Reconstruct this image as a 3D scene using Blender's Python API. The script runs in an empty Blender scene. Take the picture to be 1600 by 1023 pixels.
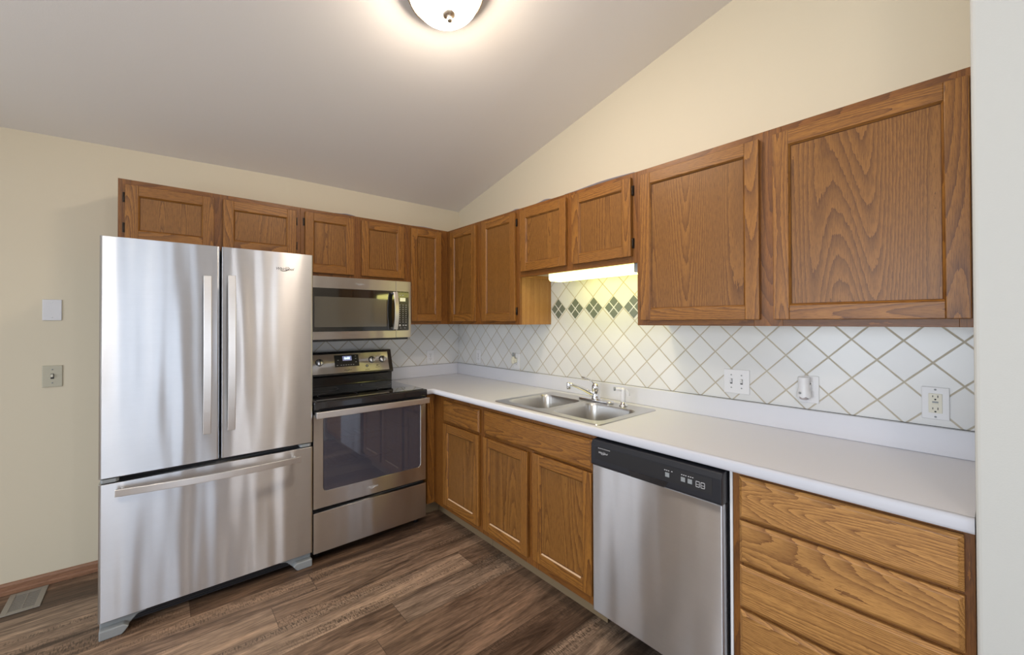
import bpy, bmesh, math, random
from mathutils import Vector, Matrix

S = 0.0254                      # everything below is laid out in inches, stored in metres
random.seed(4)
scene = bpy.context.scene
COL = scene.collection

# ------------------------------------------------------------------ camera
cam_d = bpy.data.cameras.new('camera')
cam = bpy.data.objects.new('camera', cam_d)
COL.objects.link(cam)
cam_d.sensor_width = 36.0
cam_d.sensor_fit = 'HORIZONTAL'
cam_d.lens = 643.173 / 1600 * 36.0
cam_d.shift_x = (800 - 792.944) / 1600
cam_d.shift_y = (497.004 - 511.5) / 1600
cam_d.clip_start = 0.02
_R = Vector((0.7638477, -0.64539131, -0.00259932))
_U = Vector((-0.00332143, -0.00795841, 0.99996282))
_F = Vector((0.64538799, 0.76381066, 0.00822264))
m3 = Matrix((_R, _U, -_F)).transposed()
cam.matrix_world = Matrix.Translation(Vector((-83.52, -126.552, 54.793)) * S) @ m3.to_4x4()
scene.camera = cam

# ------------------------------------------------------------------ colour management, world, daylight
vs = scene.view_settings
scene.display_settings.display_device = 'sRGB'
vs.view_transform = 'Standard'
vs.look = 'None'
vs.gamma = 1.0
vs.use_curve_mapping = False
vs.exposure = 0.15
world = bpy.data.worlds.new('world')
scene.world = world
world.use_nodes = True
world.node_tree.nodes['Background'].inputs[0].default_value = (0.75, 0.87, 1.0, 1)
world.node_tree.nodes['Background'].inputs[1].default_value = 1.0


def area_light(name, loc, target, sx, sy, power, color):
    d = bpy.data.lights.new(name, 'AREA')
    d.shape = 'RECTANGLE'
    d.size, d.size_y = sx * S, sy * S
    d.energy = power
    d.color = color
    o = bpy.data.objects.new(name, d)
    o.location = Vector(loc) * S
    o.rotation_euler = (Vector(target) - Vector(loc)).to_track_quat('-Z', 'Y').to_euler()
    COL.objects.link(o)
    return o


# added daylight panels at made-up openings outside the frame, for light and reflections
area_light('added_daylight_front', (-111, -300.5, 41), (-111, 0, 41), 28, 78, 15, (0.70, 0.82, 1.0))
area_light('added_daylight_front', (-84, -300.5, 41), (-84, 0, 41), 18, 78, 11, (0.70, 0.82, 1.0))
area_light('added_streak_light_front', (-33, -300.5, 50), (-33, 0, 50), 5, 60, 12, (0.95, 0.96, 1.0))
area_light('added_daylight_left', (-224, -135, 55), (-120, -190, 0), 180, 70, 132, (0.84, 0.91, 1.0))
area_light('added_daylight_back', (-165, 2, 41), (-165, -200, 41), 34, 78, 17, (0.84, 0.91, 1.0))
area_light('added_daylight_right', (-0.5, -154, 50), (-200, -154, 50), 26, 70, 8, (0.92, 0.95, 1.0))
# added warm fill light behind the camera, without a fixture
area_light('added_warm_fill', (-108, -158, 121), (-100, -120, 0), 16, 16, 16, (1.0, 0.84, 0.66))

# ------------------------------------------------------------------ material helpers


def new_mat(name):
    m = bpy.data.materials.new(name)
    m.use_nodes = True
    nt = m.node_tree
    return m, nt, nt.nodes['Principled BSDF']


def setp(b, **kw):
    names = {'color': 'Base Color', 'rough': 'Roughness', 'metal': 'Metallic', 'coat': 'Coat Weight',
             'coat_rough': 'Coat Roughness', 'spec': 'Specular IOR Level', 'emit': 'Emission Color',
             'emit_s': 'Emission Strength', 'aniso': 'Anisotropic', 'aniso_rot': 'Anisotropic Rotation',
             'trans': 'Transmission Weight', 'alpha': 'Alpha', 'sheen': 'Sheen Weight'}
    for k, v in kw.items():
        if k in ('color', 'emit'):
            v = (*v, 1) if len(v) == 3 else v
        b.inputs[names[k]].default_value = v


def plain(name, color, rough=0.5, bump=0.0, bscale=200, **kw):
    m, nt, b = new_mat(name)
    setp(b, color=color, rough=rough, **kw)
    tc = nt.nodes.new('ShaderNodeTexCoord')
    n = nt.nodes.new('ShaderNodeTexNoise')
    n.inputs['Scale'].default_value = bscale
    n.inputs['Detail'].default_value = 3
    nt.links.new(tc.outputs['Object'], n.inputs['Vector'])
    mr = nt.nodes.new('ShaderNodeMapRange')
    mr.inputs['To Min'].default_value = max(0, rough - 0.04)
    mr.inputs['To Max'].default_value = min(1, rough + 0.04)
    nt.links.new(n.outputs[0], mr.inputs['Value'])
    nt.links.new(mr.outputs[0], b.inputs['Roughness'])
    if bump:
        bp = nt.nodes.new('ShaderNodeBump')
        bp.inputs['Strength'].default_value = bump
        bp.inputs['Distance'].default_value = 0.002
        nt.links.new(n.outputs[0], bp.inputs['Height'])
        nt.links.new(bp.outputs[0], b.inputs['Normal'])
    return m


def math_node(nt, op, a, b=None, c=None):
    n = nt.nodes.new('ShaderNodeMath')
    n.operation = op
    for i, v in enumerate((a, b, c)):
        if v is None:
            continue
        if isinstance(v, (int, float)):
            n.inputs[i].default_value = v
        else:
            nt.links.new(v, n.inputs[i])
    return n.outputs[0]


def noise(nt, vec, scale, detail=2, rough=0.5, dist=0.0):
    n = nt.nodes.new('ShaderNodeTexNoise')
    n.inputs['Scale'].default_value = scale
    n.inputs['Detail'].default_value = detail
    n.inputs['Roughness'].default_value = rough
    n.inputs['Distortion'].default_value = dist
    nt.links.new(vec, n.inputs['Vector'])
    return n.outputs[0]


def ramp(nt, fac, stops):
    r = nt.nodes.new('ShaderNodeValToRGB')
    el = r.color_ramp.elements
    el[0].position, el[0].color = stops[0][0], (*stops[0][1], 1)
    el[1].position, el[1].color = stops[-1][0], (*stops[-1][1], 1)
    for p, c in stops[1:-1]:
        e = el.new(p)
        e.color = (*c, 1)
    nt.links.new(fac, r.inputs[0])
    return r.outputs[0]


def mixc(nt, fac, a, b, mode='MIX'):
    n = nt.nodes.new('ShaderNodeMix')
    n.data_type = 'RGBA'
    n.blend_type = mode
    for sock, v in ((n.inputs[0], fac), (n.inputs[6], a), (n.inputs[7], b)):
        if isinstance(v, (int, float)):
            sock.default_value = v
        elif isinstance(v, tuple):
            sock.default_value = (*v, 1)
        else:
            nt.links.new(v, sock)
    return n.outputs[2]


def oak(name, axis, light=(0.335, 0.143, 0.026), dark=(0.085, 0.026, 0.006), rings=46.0, scale=5.5, strength=1.0, offset=0.0, stretch=0.07):
    """honey oak: contour bands of a noise drawn out along the grain give cathedral figure, broken up by fine pores"""
    m, nt, b = new_mat(name)
    tc = nt.nodes.new('ShaderNodeTexCoord')
    oi = nt.nodes.new('ShaderNodeObjectInfo')
    ax = 'xyz'.index(axis)

    def stretched(vec, k):
        mp = nt.nodes.new('ShaderNodeMapping')
        sc = [1, 1, 1]
        sc[ax] = k
        mp.inputs['Scale'].default_value = sc
        nt.links.new(vec, mp.inputs['Vector'])
        return mp.outputs[0]
    off = nt.nodes.new('ShaderNodeVectorMath')
    off.operation = 'SCALE'
    off.inputs[0].default_value = (37.1, 21.7, 53.3)
    nt.links.new(math_node(nt, 'ADD', oi.outputs['Random'], offset), off.inputs[3])
    add = nt.nodes.new('ShaderNodeVectorMath')
    add.operation = 'ADD'
    nt.links.new(tc.outputs['Object'], add.inputs[0])
    nt.links.new(off.outputs[0], add.inputs[1])
    v = add.outputs[0]
    n1 = noise(nt, stretched(v, stretch), scale, 1.0, 0.4, 0.15)
    wob = noise(nt, stretched(v, 0.25), 70, 3, 0.7)
    streak = noise(nt, stretched(v, 0.035), 330, 2, 0.65)
    h = math_node(nt, 'MULTIPLY_ADD', wob, 0.009, n1)
    h = math_node(nt, 'MULTIPLY_ADD', streak, 0.003, h)
    band = math_node(nt, 'FRACT', math_node(nt, 'MULTIPLY', h, rings))
    sym = math_node(nt, 'SUBTRACT', 1.0, math_node(nt, 'ABSOLUTE', math_node(nt, 'MULTIPLY_ADD', band, 2.0, -1.0)))
    sharp = math_node(nt, 'POWER', band, 2.4)
    tri = math_node(nt, 'MULTIPLY_ADD', math_node(nt, 'POWER', sym, 2.0), 0.15, math_node(nt, 'MULTIPLY', sharp, 1.0))
    br = ramp(nt, streak, [(0.34, (1.0, 1.0, 1.0)), (0.60, (0.62, 0.62, 0.62))])
    fac = math_node(nt, 'MULTIPLY', math_node(nt, 'MULTIPLY', tri, strength), br)
    tone = noise(nt, stretched(v, 0.3), 4.0, 2, 0.5)
    base = mixc(nt, tone, tuple(c * 0.80 for c in light), tuple(min(1, c * 1.16) for c in light))
    c1 = mixc(nt, fac, base, dark)
    pm = ramp(nt, noise(nt, stretched(v, 0.06), 520, 2, 0.6), [(0.38, (1, 1, 1)), (0.52, (0, 0, 0))])
    c2 = mixc(nt, math_node(nt, 'MULTIPLY', pm, 0.42), c1, dark)
    nt.links.new(c2, b.inputs['Base Color'])
    setp(b, rough=0.40, coat=0.10, coat_rough=0.25, spec=0.38)
    bp = nt.nodes.new('ShaderNodeBump')
    bp.inputs['Strength'].default_value = 0.15
    bp.inputs['Distance'].default_value = 0.0006
    bp.invert = True
    nt.links.new(math_node(nt, 'ADD', tri, pm), bp.inputs['Height'])
    nt.links.new(bp.outputs[0], b.inputs['Normal'])
    return m


def steel(name, color=(0.62, 0.625, 0.64), rough=0.30, aniso=1.0, wav=0.009, wscale=(3.4, 3.4, 0.35)):
    """horizontally brushed sheet: reflections smear upright and waver with the dents of the sheet"""
    m, nt, b = new_mat(name)
    setp(b, metal=1.0, rough=rough, aniso=aniso, color=color, aniso_rot=0.25)
    tg = nt.nodes.new('ShaderNodeTangent')
    tg.direction_type = 'RADIAL'
    tg.axis = 'Z'
    nt.links.new(tg.outputs[0], b.inputs['Tangent'])
    tc = nt.nodes.new('ShaderNodeTexCoord')
    mp = nt.nodes.new('ShaderNodeMapping')
    mp.inputs['Scale'].default_value = (5, 5, 700)
    nt.links.new(tc.outputs['Object'], mp.inputs['Vector'])
    br = noise(nt, mp.outputs[0], 1.0, 2, 0.6)
    smudge = noise(nt, tc.outputs['Object'], 6.0, 5, 0.65)
    mx = math_node(nt, 'MULTIPLY_ADD', br, 0.35, math_node(nt, 'MULTIPLY', smudge, 0.65))
    c = mixc(nt, mx, tuple(x * 0.90 for x in color), tuple(min(1, x * 1.08) for x in color))
    nt.links.new(c, b.inputs['Base Color'])
    if wav:
        mp2 = nt.nodes.new('ShaderNodeMapping')
        mp2.inputs['Scale'].default_value = wscale
        nt.links.new(tc.outputs['Object'], mp2.inputs['Vector'])
        w = noise(nt, mp2.outputs[0], 2.2, 1, 0.4)
        b1 = nt.nodes.new('ShaderNodeBump')
        b1.inputs['Strength'].default_value = 1.0
        b1.inputs['Distance'].default_value = wav
        nt.links.new(w, b1.inputs['Height'])
        nt.links.new(b1.outputs[0], b.inputs['Normal'])
    return m


def tile_mat(name, axis, u0, pu, v0, pv):
    """white diagonal tiles with tan grout; axis is the horizontal direction of the wall"""
    m, nt, b = new_mat(name)
    g = nt.nodes.new('ShaderNodeNewGeometry')
    sx = nt.nodes.new('ShaderNodeSeparateXYZ')
    nt.links.new(g.outputs['Position'], sx.inputs[0])
    hx = sx.outputs['X' if axis == 'x' else 'Y']
    wob = noise(nt, g.outputs['Position'], 25, 2, 0.5)
    u = math_node(nt, 'DIVIDE', math_node(nt, 'SUBTRACT', hx, u0 * S), pu * S)
    v = math_node(nt, 'DIVIDE', math_node(nt, 'SUBTRACT', sx.outputs['Z'], v0 * S), pv * S)
    ds = []
    cells = []
    for op in ('ADD', 'SUBTRACT'):
        q = math_node(nt, op, u, v)
        q = math_node(nt, 'MULTIPLY_ADD', wob, 0.012, q)
        q = math_node(nt, 'ADD', q, 100.0)
        cells.append(math_node(nt, 'FLOOR', q))
        fr = math_node(nt, 'FRACT', q)
        ds.append(math_node(nt, 'MINIMUM', fr, math_node(nt, 'SUBTRACT', 1.0, fr)))
    d = math_node(nt, 'MINIMUM', ds[0], ds[1])
    d = math_node(nt, 'MULTIPLY_ADD', wob, 0.012, d)
    mask = nt.nodes.new('ShaderNodeMapRange')
    mask.interpolation_type = 'SMOOTHSTEP'
    mask.inputs['From Min'].default_value = 0.024
    mask.inputs['From Max'].default_value = 0.040
    nt.links.new(d, mask.inputs['Value'])
    cv = nt.nodes.new('ShaderNodeCombineXYZ')
    nt.links.new(cells[0], cv.inputs[0])
    nt.links.new(cells[1], cv.inputs[1])
    wn = nt.nodes.new('ShaderNodeTexWhiteNoise')
    nt.links.new(cv.outputs[0], wn.inputs['Vector'])
    tilec = mixc(nt, wn.outputs['Value'], (0.68, 0.68, 0.68), (0.75, 0.75, 0.745))
    gn = noise(nt, g.outputs['Position'], 30, 3, 0.6)
    grout = mixc(nt, gn, (0.40, 0.35, 0.26), (0.58, 0.53, 0.44))
    nt.links.new(mixc(nt, mask.outputs[0], grout, tilec), b.inputs['Base Color'])
    rr = nt.nodes.new('ShaderNodeMapRange')
    rr.inputs['To Min'].default_value = 0.75
    rr.inputs['To Max'].default_value = 0.22
    nt.links.new(mask.outputs[0], rr.inputs['Value'])
    nt.links.new(rr.outputs[0], b.inputs['Roughness'])
    bp = nt.nodes.new('ShaderNodeBump')
    bp.inputs['Strength'].default_value = 0.5
    bp.inputs['Distance'].default_value = 0.0015
    bw = noise(nt, g.outputs['Position'], 12, 2, 0.5)
    nt.links.new(math_node(nt, 'MULTIPLY_ADD', bw, 0.5, mask.outputs[0]), bp.inputs['Height'])
    nt.links.new(bp.outputs[0], b.inputs['Normal'])
    return m


def floor_mat(name):
    """dark weathered vinyl planks running along x"""
    m, nt, b = new_mat(name)
    g = nt.nodes.new('ShaderNodeNewGeometry')
    sx = nt.nodes.new('ShaderNodeSeparateXYZ')
    nt.links.new(g.outputs['Position'], sx.inputs[0])
    W, Ln = 6.9 * S, 48 * S
    ry = math_node(nt, 'DIVIDE', math_node(nt, 'ADD', sx.outputs['Y'], 20.0 + 1.2 * S), W)
    row = math_node(nt, 'FLOOR', ry)
    w1 = nt.nodes.new('ShaderNodeTexWhiteNoise')
    w1.noise_dimensions = '1D'
    nt.links.new(row, w1.inputs['W'])
    rx = math_node(nt, 'ADD', math_node(nt, 'DIVIDE', math_node(nt, 'ADD', sx.outputs['X'], 20.0), Ln),
                   math_node(nt, 'MULTIPLY', w1.outputs['Value'], 7.3))
    colid = math_node(nt, 'FLOOR', rx)
    cv = nt.nodes.new('ShaderNodeCombineXYZ')
    nt.links.new(row, cv.inputs[0])
    nt.links.new(colid, cv.inputs[1])
    wn = nt.nodes.new('ShaderNodeTexWhiteNoise')
    nt.links.new(cv.outputs[0], wn.inputs['Vector'])
    rnd = wn.outputs['Value']
    base = ramp(nt, rnd, [(0.0, (0.085, 0.052, 0.034)), (0.3, (0.17, 0.110, 0.074)), (0.6, (0.28, 0.188, 0.127)),
                          (0.85, (0.33, 0.235, 0.165)), (1.0, (0.16, 0.12, 0.092))])
    off = nt.nodes.new('ShaderNodeVectorMath')
    off.operation = 'SCALE'
    nt.links.new(wn.outputs['Color'], off.inputs[0])
    off.inputs[3].default_value = 31.0
    mp = nt.nodes.new('ShaderNodeMapping')
    mp.inputs['Scale'].default_value = (0.10, 1, 1)
    nt.links.new(g.outputs['Position'], mp.inputs['Vector'])
    add = nt.nodes.new('ShaderNodeVectorMath')
    add.operation = 'ADD'
    nt.links.new(mp.outputs[0], add.inputs[0])
    nt.links.new(off.outputs[0], add.inputs[1])
    v = add.outputs[0]
    fig = noise(nt, v, 11, 5, 0.72, 1.0)
    figc = ramp(nt, fig, [(0.32, (0.24, 0.21, 0.19)), (0.45, (0.70, 0.67, 0.65)), (0.56, (1.18, 1.16, 1.13)), (0.70, (1.8, 1.7, 1.6))])
    c = mixc(nt, 1.0, base, figc, 'MULTIPLY')
    fine = noise(nt, v, 150, 3, 0.6)
    finec = ramp(nt, fine, [(0.36, (0.62, 0.60, 0.58)), (0.52, (1.0, 1.0, 1.0)), (0.68, (1.3, 1.3, 1.3))])
    c = mixc(nt, 0.75, c, finec, 'MULTIPLY')
    # rough-sawn cross marks, only in patches
    mp3 = nt.nodes.new('ShaderNodeMapping')
    mp3.inputs['Scale'].default_value = (1, 0.22, 1)
    nt.links.new(g.outputs['Position'], mp3.inputs['Vector'])
    saw = noise(nt, mp3.outputs[0], 190, 1, 0.5)
    patch = noise(nt, v, 9, 2, 0.5)
    sawm = math_node(nt, 'MULTIPLY', ramp(nt, saw, [(0.5, (0, 0, 0)), (0.6, (1, 1, 1))]),
                     ramp(nt, patch, [(0.48, (0, 0, 0)), (0.60, (1, 1, 1))]))
    c = mixc(nt, math_node(nt, 'MULTIPLY', sawm, 0.75), c, (0.045, 0.029, 0.020))
    fy = math_node(nt, 'FRACT', ry)
    ey = math_node(nt, 'MINIMUM', fy, math_node(nt, 'SUBTRACT', 1.0, fy))
    fx = math_node(nt, 'FRACT', rx)
    ex = math_node(nt, 'MULTIPLY', math_node(nt, 'MINIMUM', fx, math_node(nt, 'SUBTRACT', 1.0, fx)), 7.8)
    e = math_node(nt, 'MINIMUM', ex, ey)
    em = nt.nodes.new('ShaderNodeMapRange')
    em.inputs['From Min'].default_value = 0.003
    em.inputs['From Max'].default_value = 0.010
    nt.links.new(e, em.inputs['Value'])
    c = mixc(nt, em.outputs[0], (0.07, 0.046, 0.032), c)
    nt.links.new(c, b.inputs['Base Color'])
    setp(b, rough=0.42, spec=0.4)
    bp = nt.nodes.new('ShaderNodeBump')
    bp.inputs['Strength'].default_value = 0.25
    bp.inputs['Distance'].default_value = 0.0012
    nt.links.new(math_node(nt, 'ADD', em.outputs[0], math_node(nt, 'MULTIPLY', fine, 0.5)), bp.inputs['Height'])
    nt.links.new(bp.outputs[0], b.inputs['Normal'])
    return m


def glass_tint(name, tint, rough=0.03, base=(0.02, 0.02, 0.022)):
    """dark tinted glass: a see-through share and a reflecting dark share"""
    m, nt, b = new_mat(name)
    setp(b, color=base, rough=rough, coat=1.0, coat_rough=0.02)
    tr = nt.nodes.new('ShaderNodeBsdfTransparent')
    tr.inputs[0].default_value = (*tint, 1)
    mx = nt.nodes.new('ShaderNodeMixShader')
    mx.inputs[0].default_value = 0.45
    nt.links.new(b.outputs[0], mx.inputs[1])
    nt.links.new(tr.outputs[0], mx.inputs[2])
    gl = nt.nodes.new('ShaderNodeBsdfGlossy')
    gl.inputs['Roughness'].default_value = 0.03
    fr = nt.nodes.new('ShaderNodeFresnel')
    fr.inputs[0].default_value = 1.6
    mx2 = nt.nodes.new('ShaderNodeMixShader')
    nt.links.new(fr.outputs[0], mx2.inputs[0])
    nt.links.new(mx.outputs[0], mx2.inputs[1])
    nt.links.new(gl.outputs[0], mx2.inputs[2])
    nt.links.new(mx2.outputs[0], nt.nodes['Material Output'].inputs[0])
    return m


M = {}
M['oak_x'] = oak('oak_grain_along_x', 'x')
M['oak_y'] = oak('oak_grain_along_y', 'y', offset=0.31)
M['oak_z'] = oak('oak_grain_upright', 'z', offset=0.67)
M['oak_panel'] = oak('oak_plywood_panel', 'z', light=(0.285, 0.124, 0.025), dark=(0.082, 0.027, 0.005), rings=76, scale=3.8, strength=0.95, offset=0.13, stretch=0.055)
DRW = dict(light=(0.47, 0.238, 0.070), dark=(0.12, 0.040, 0.009), rings=68, scale=5.5, strength=1.0, offset=0.4, stretch=0.075)
M['oak_drawer'] = oak('oak_drawer_front', 'y', **DRW)
FRM = dict(light=(0.25, 0.095, 0.017), dark=(0.075, 0.024, 0.006), rings=36, strength=0.85)
M['oak_frame'] = oak('oak_face_frame', 'z', offset=0.5, **FRM)
M['oak_frame_y'] = oak('oak_face_rail', 'y', offset=0.9, **FRM)
M['oak_frame_x'] = oak('oak_face_rail_back', 'x', offset=0.2, **FRM)
M['oak_side'] = oak('oak_side_panel', 'z', light=(0.40, 0.20, 0.060), dark=(0.24, 0.10, 0.028), rings=16, scale=3.5, strength=0.7, offset=0.77)
M['oak_worn'] = plain('oak_worn_bare', (0.62, 0.43, 0.26), 0.7, bump=0.3, bscale=120)
M['groove'] = plain('dark_groove_strip', (0.075, 0.026, 0.008), 0.5)  # dark brown strip set round the door panels
M['steel'] = steel('brushed_stainless')
M['steel_warm'] = steel('brushed_stainless_range', color=(0.60, 0.575, 0.55), rough=0.32, wav=0.005)
M['steel_dw'] = steel('brushed_stainless_dishwasher', color=(0.62, 0.62, 0.64), rough=0.33, wav=0.004)
M['steel_handle'] = steel('brushed_handle', color=(0.80, 0.79, 0.78), rough=0.35, aniso=0.3, wav=0)
M['steel_sink'] = steel('satin_sink_steel', color=(0.62, 0.61, 0.60), rough=0.30, aniso=0.5, wav=0)
M['chrome'] = plain('chrome', (0.78, 0.78, 0.80), 0.08, metal=1.0)
M['wall'] = plain('cream_wall_paint', (0.69, 0.62, 0.475), 0.62, bump=0.10, bscale=260)
M['wall_reflect_tan'] = plain('tan_reflected_wall', (0.36, 0.27, 0.19), 0.7)  # tan made up for unseen walls, to tone reflections in the steel
M['wall_white'] = plain('off_white_partition', (0.53, 0.535, 0.51), 0.6, bump=0.10, bscale=260)  # even tone for the partition, greyer than the cream walls
M['ceiling'] = plain('ceiling_paint', (0.87, 0.85, 0.82), 0.8, bump=0.15, bscale=180)
M['counter'] = plain('white_laminate', (0.655, 0.665, 0.72), 0.34)
M['white'] = plain('white_plastic', (0.74, 0.74, 0.76), 0.35)
M['ivory'] = plain('ivory_plastic', (0.70, 0.67, 0.56), 0.35)
M['almond'] = plain('almond_plate', (0.50, 0.47, 0.36), 0.35)
M['black'] = plain('black_gloss_plastic', (0.012, 0.012, 0.014), 0.18, coat=0.5)
M['black_matte'] = plain('black_plastic', (0.012, 0.012, 0.014), 0.45)
M['charcoal'] = plain('charcoal_console', (0.016, 0.018, 0.024), 0.30)
M['dark'] = plain('dark_cavity', (0.02, 0.02, 0.022), 0.6)
M['grey'] = plain('grey_plastic', (0.27, 0.29, 0.30), 0.4)
M['glasstop'] = plain('black_ceramic_glass', (0.008, 0.008, 0.009), 0.05, coat=1.0, coat_rough=0.02)
M['oven_glass'] = glass_tint('oven_door_glass', (0.72, 0.72, 0.80), base=(0.10, 0.10, 0.135))
M['mw_glass'] = plain('microwave_door_glass', (0.014, 0.013, 0.011), 0.07, coat=1.0, coat_rough=0.04)
M['mw_screen'] = plain('microwave_window_screen', (0.105, 0.098, 0.078), 0.20, coat=1.0, coat_rough=0.04)
M['oven_liner'] = plain('oven_enamel', (0.36, 0.36, 0.46), 0.35)
M['print'] = plain('pale_print', (0.6, 0.6, 0.62), 0.4)
M['dark_print'] = plain('dark_print', (0.03, 0.03, 0.035), 0.4)
M['bronze'] = plain('antique_bronze', (0.035, 0.025, 0.018), 0.35, metal=0.7)
M['nickel'] = plain('satin_nickel', (0.55, 0.46, 0.36), 0.32, metal=1.0)
M['toekick'] = plain('toe_kick_board', (0.22, 0.155, 0.085), 0.6, bump=0.2, bscale=60)
M['baseboard'] = oak('oak_baseboard', 'x', light=(0.32, 0.165, 0.095), dark=(0.15, 0.065, 0.035), strength=0.5)
M['paper'] = plain('shelf_paper', (0.45, 0.40, 0.40), 0.7)
M['register'] = plain('brown_painted_register', (0.30, 0.27, 0.225), 0.45)
M['accent'] = plain('sage_slate_tile', (0.16, 0.18, 0.15), 0.25)
M['accent_grout'] = plain('pale_grout', (0.62, 0.60, 0.54), 0.7)
M['tile_right'] = tile_mat('diagonal_tile_right', 'y', -106.0, 5.95, 39.75, 6.06)
M['tile_back'] = tile_mat('diagonal_tile_back', 'x', -23.2, 6.62, 39.6, 6.5)
M['floor'] = floor_mat('plank_floor')
M['bounce_floor'] = plain('pale_bounce_floor', (0.66, 0.63, 0.58), 0.9)
M['under'] = plain('cabinet_underside', (0.62, 0.58, 0.46), 0.6)
M['gasket'] = plain('white_side_strip', (0.8, 0.8, 0.82), 0.4)


def emitter(name, color, strength):
    m, nt, b = new_mat(name)
    setp(b, color=(0.8, 0.8, 0.78), rough=0.35, emit=color, emit_s=strength)
    return m


M['lamp_glass'] = emitter('frosted_lamp_glass', (1.0, 0.84, 0.68), 68.0)
M['tube_lens'] = emitter('fluorescent_lens', (1.0, 0.92, 0.24), 6.5)
M['lcd_blue'] = emitter('blue_clock_display', (0.04, 0.07, 0.35), 0.5)
M['lcd_digit'] = emitter('clock_digits', (0.6, 0.85, 1.0), 2.0)
M['lcd_green'] = emitter('green_display', (0.62, 0.62, 0.14), 0.45)

# ------------------------------------------------------------------ mesh helpers (inches)


class MB:
    def __init__(self):
        self.v, self.f, self.m, self.sm, self.mats = [], [], [], [], []

    def mi(self, mat):
        if mat not in self.mats:
            self.mats.append(mat)
        return self.mats.index(mat)

    def add(self, verts, faces, mat, smooth=False):
        o = len(self.v)
        self.v += [tuple(v) for v in verts]
        k = self.mi(mat)
        for f in faces:
            self.f.append(tuple(i + o for i in f))
            self.m.append(k)
            self.sm.append(smooth)
        return self

    def box(self, x0, x1, y0, y1, z0, z1, mat):
        x0, x1 = sorted((x0, x1)); y0, y1 = sorted((y0, y1)); z0, z1 = sorted((z0, z1))
        v = [(x0, y0, z0), (x1, y0, z0), (x1, y1, z0), (x0, y1, z0), (x0, y0, z1), (x1, y0, z1), (x1, y1, z1), (x0, y1, z1)]
        f = [(0, 3, 2, 1), (4, 5, 6, 7), (0, 1, 5, 4), (1, 2, 6, 5), (2, 3, 7, 6), (3, 0, 4, 7)]
        return self.add(v, f, mat)

    def prism(self, poly, mat, a, b, axis):
        """poly: 2-D outline, extruded from a to b along axis ('x': poly is (y,z); 'y': (x,z); 'z': (x,y))"""
        def P(p, t):
            return {'x': (t, p[0], p[1]), 'y': (p[0], t, p[1]), 'z': (p[0], p[1], t)}[axis]
        n = len(poly)
        v = [P(p, a) for p in poly] + [P(p, b) for p in poly]
        f = [tuple(range(n)), tuple(range(2 * n - 1, n - 1, -1))]
        f += [(i, i + n, (i + 1) % n + n, (i + 1) % n) for i in range(n)]
        return self.add(v, f, mat)

    def sweep(self, path, prof, mat, up=(0, 0, 1), smooth=False, scales=None, cap=True):
        """prof: 2-D outline (side, up) carried along path"""
        n = len(prof)
        pts = [Vector(p) for p in path]
        V = []
        up = Vector(up)
        for i, p in enumerate(pts):
            t = (pts[min(i + 1, len(pts) - 1)] - pts[max(i - 1, 0)]).normalized()
            s = t.cross(up)
            if s.length < 1e-4:
                s = t.cross(Vector((1, 0, 0)))
            s.normalize()
            u = s.cross(t).normalized()
            k = scales[i] if scales else 1.0
            for a, b in prof:
                V.append(p + s * a * k + u * b * k)
        F = []
        for i in range(len(pts) - 1):
            for j in range(n):
                F.append((i * n + j, i * n + (j + 1) % n, (i + 1) * n + (j + 1) % n, (i + 1) * n + j))
        if cap:
            F.append(tuple(range(n - 1, -1, -1)))
            F.append(tuple(range((len(pts) - 1) * n, len(pts) * n)))
        return self.add(V, F, mat, smooth)

    def tube(self, path, r, mat, seg=12, scales=None, up=(0, 0, 1)):
        prof = [(r * math.cos(2 * math.pi * k / seg), r * math.sin(2 * math.pi * k / seg)) for k in range(seg)]
        return self.sweep(path, prof, mat, up=up, smooth=True, scales=scales)

    def lathe(self, prof, origin, axis, mat, seg=32, smooth=True):
        """prof: list of (radius, distance along axis)"""
        o = Vector(origin)
        a = Vector(axis).normalized()
        s = a.cross(Vector((0, 0, 1)))
        if s.length < 1e-3:
            s = Vector((1, 0, 0))
        s.normalize()
        t = a.cross(s)
        V = []
        for r, d in prof:
            for k in range(seg):
                th = 2 * math.pi * k / seg
                V.append(o + a * d + (s * math.cos(th) + t * math.sin(th)) * max(r, 0.0005))
        F = []
        for i in range(len(prof) - 1):
            for k in range(seg):
                F.append((i * seg + k, i * seg + (k + 1) % seg, (i + 1) * seg + (k + 1) % seg, (i + 1) * seg + k))
        F.append(tuple(range(seg - 1, -1, -1)))
        F.append(tuple(range((len(prof) - 1) * seg, len(prof) * seg)))
        return self.add(V, F, mat, smooth)


def link(name, mesh, parent=None):
    o = bpy.data.objects.new(name, mesh)
    COL.objects.link(o)
    if parent is not None:
        o.parent = parent
    return o


def origin_of(o):
    p = Vector((0, 0, 0))
    while o is not None:
        p += o.location
        o = o.parent
    return p


def build(name, mb, parent=None, bevel=0.0, seg=2, base=None, angle=35):
    """base: world point (inches) of the object's origin when it is top level"""
    me = bpy.data.meshes.new(name)
    if parent is not None:
        org = origin_of(parent)
    else:
        org = Vector(base if base else (0, 0, 0)) * S
    me.from_pydata([Vector(v) * S - org for v in mb.v], [], mb.f)
    for m in mb.mats:
        me.materials.append(M[m])
    me.polygons.foreach_set('material_index', mb.m)
    me.polygons.foreach_set('use_smooth', mb.sm)
    bm = bmesh.new()
    bm.from_mesh(me)
    bmesh.ops.recalc_face_normals(bm, faces=bm.faces)
    bm.to_mesh(me)
    bm.free()
    o = link(name, me, parent)
    if parent is None:
        o.location = org
    if bevel:
        md = o.modifiers.new('bevel', 'BEVEL')
        md.width = bevel * S
        md.segments = seg
        md.limit_method = 'ANGLE'
        md.angle_limit = math.radians(angle)
        md.harden_normals = False
    return o


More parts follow.
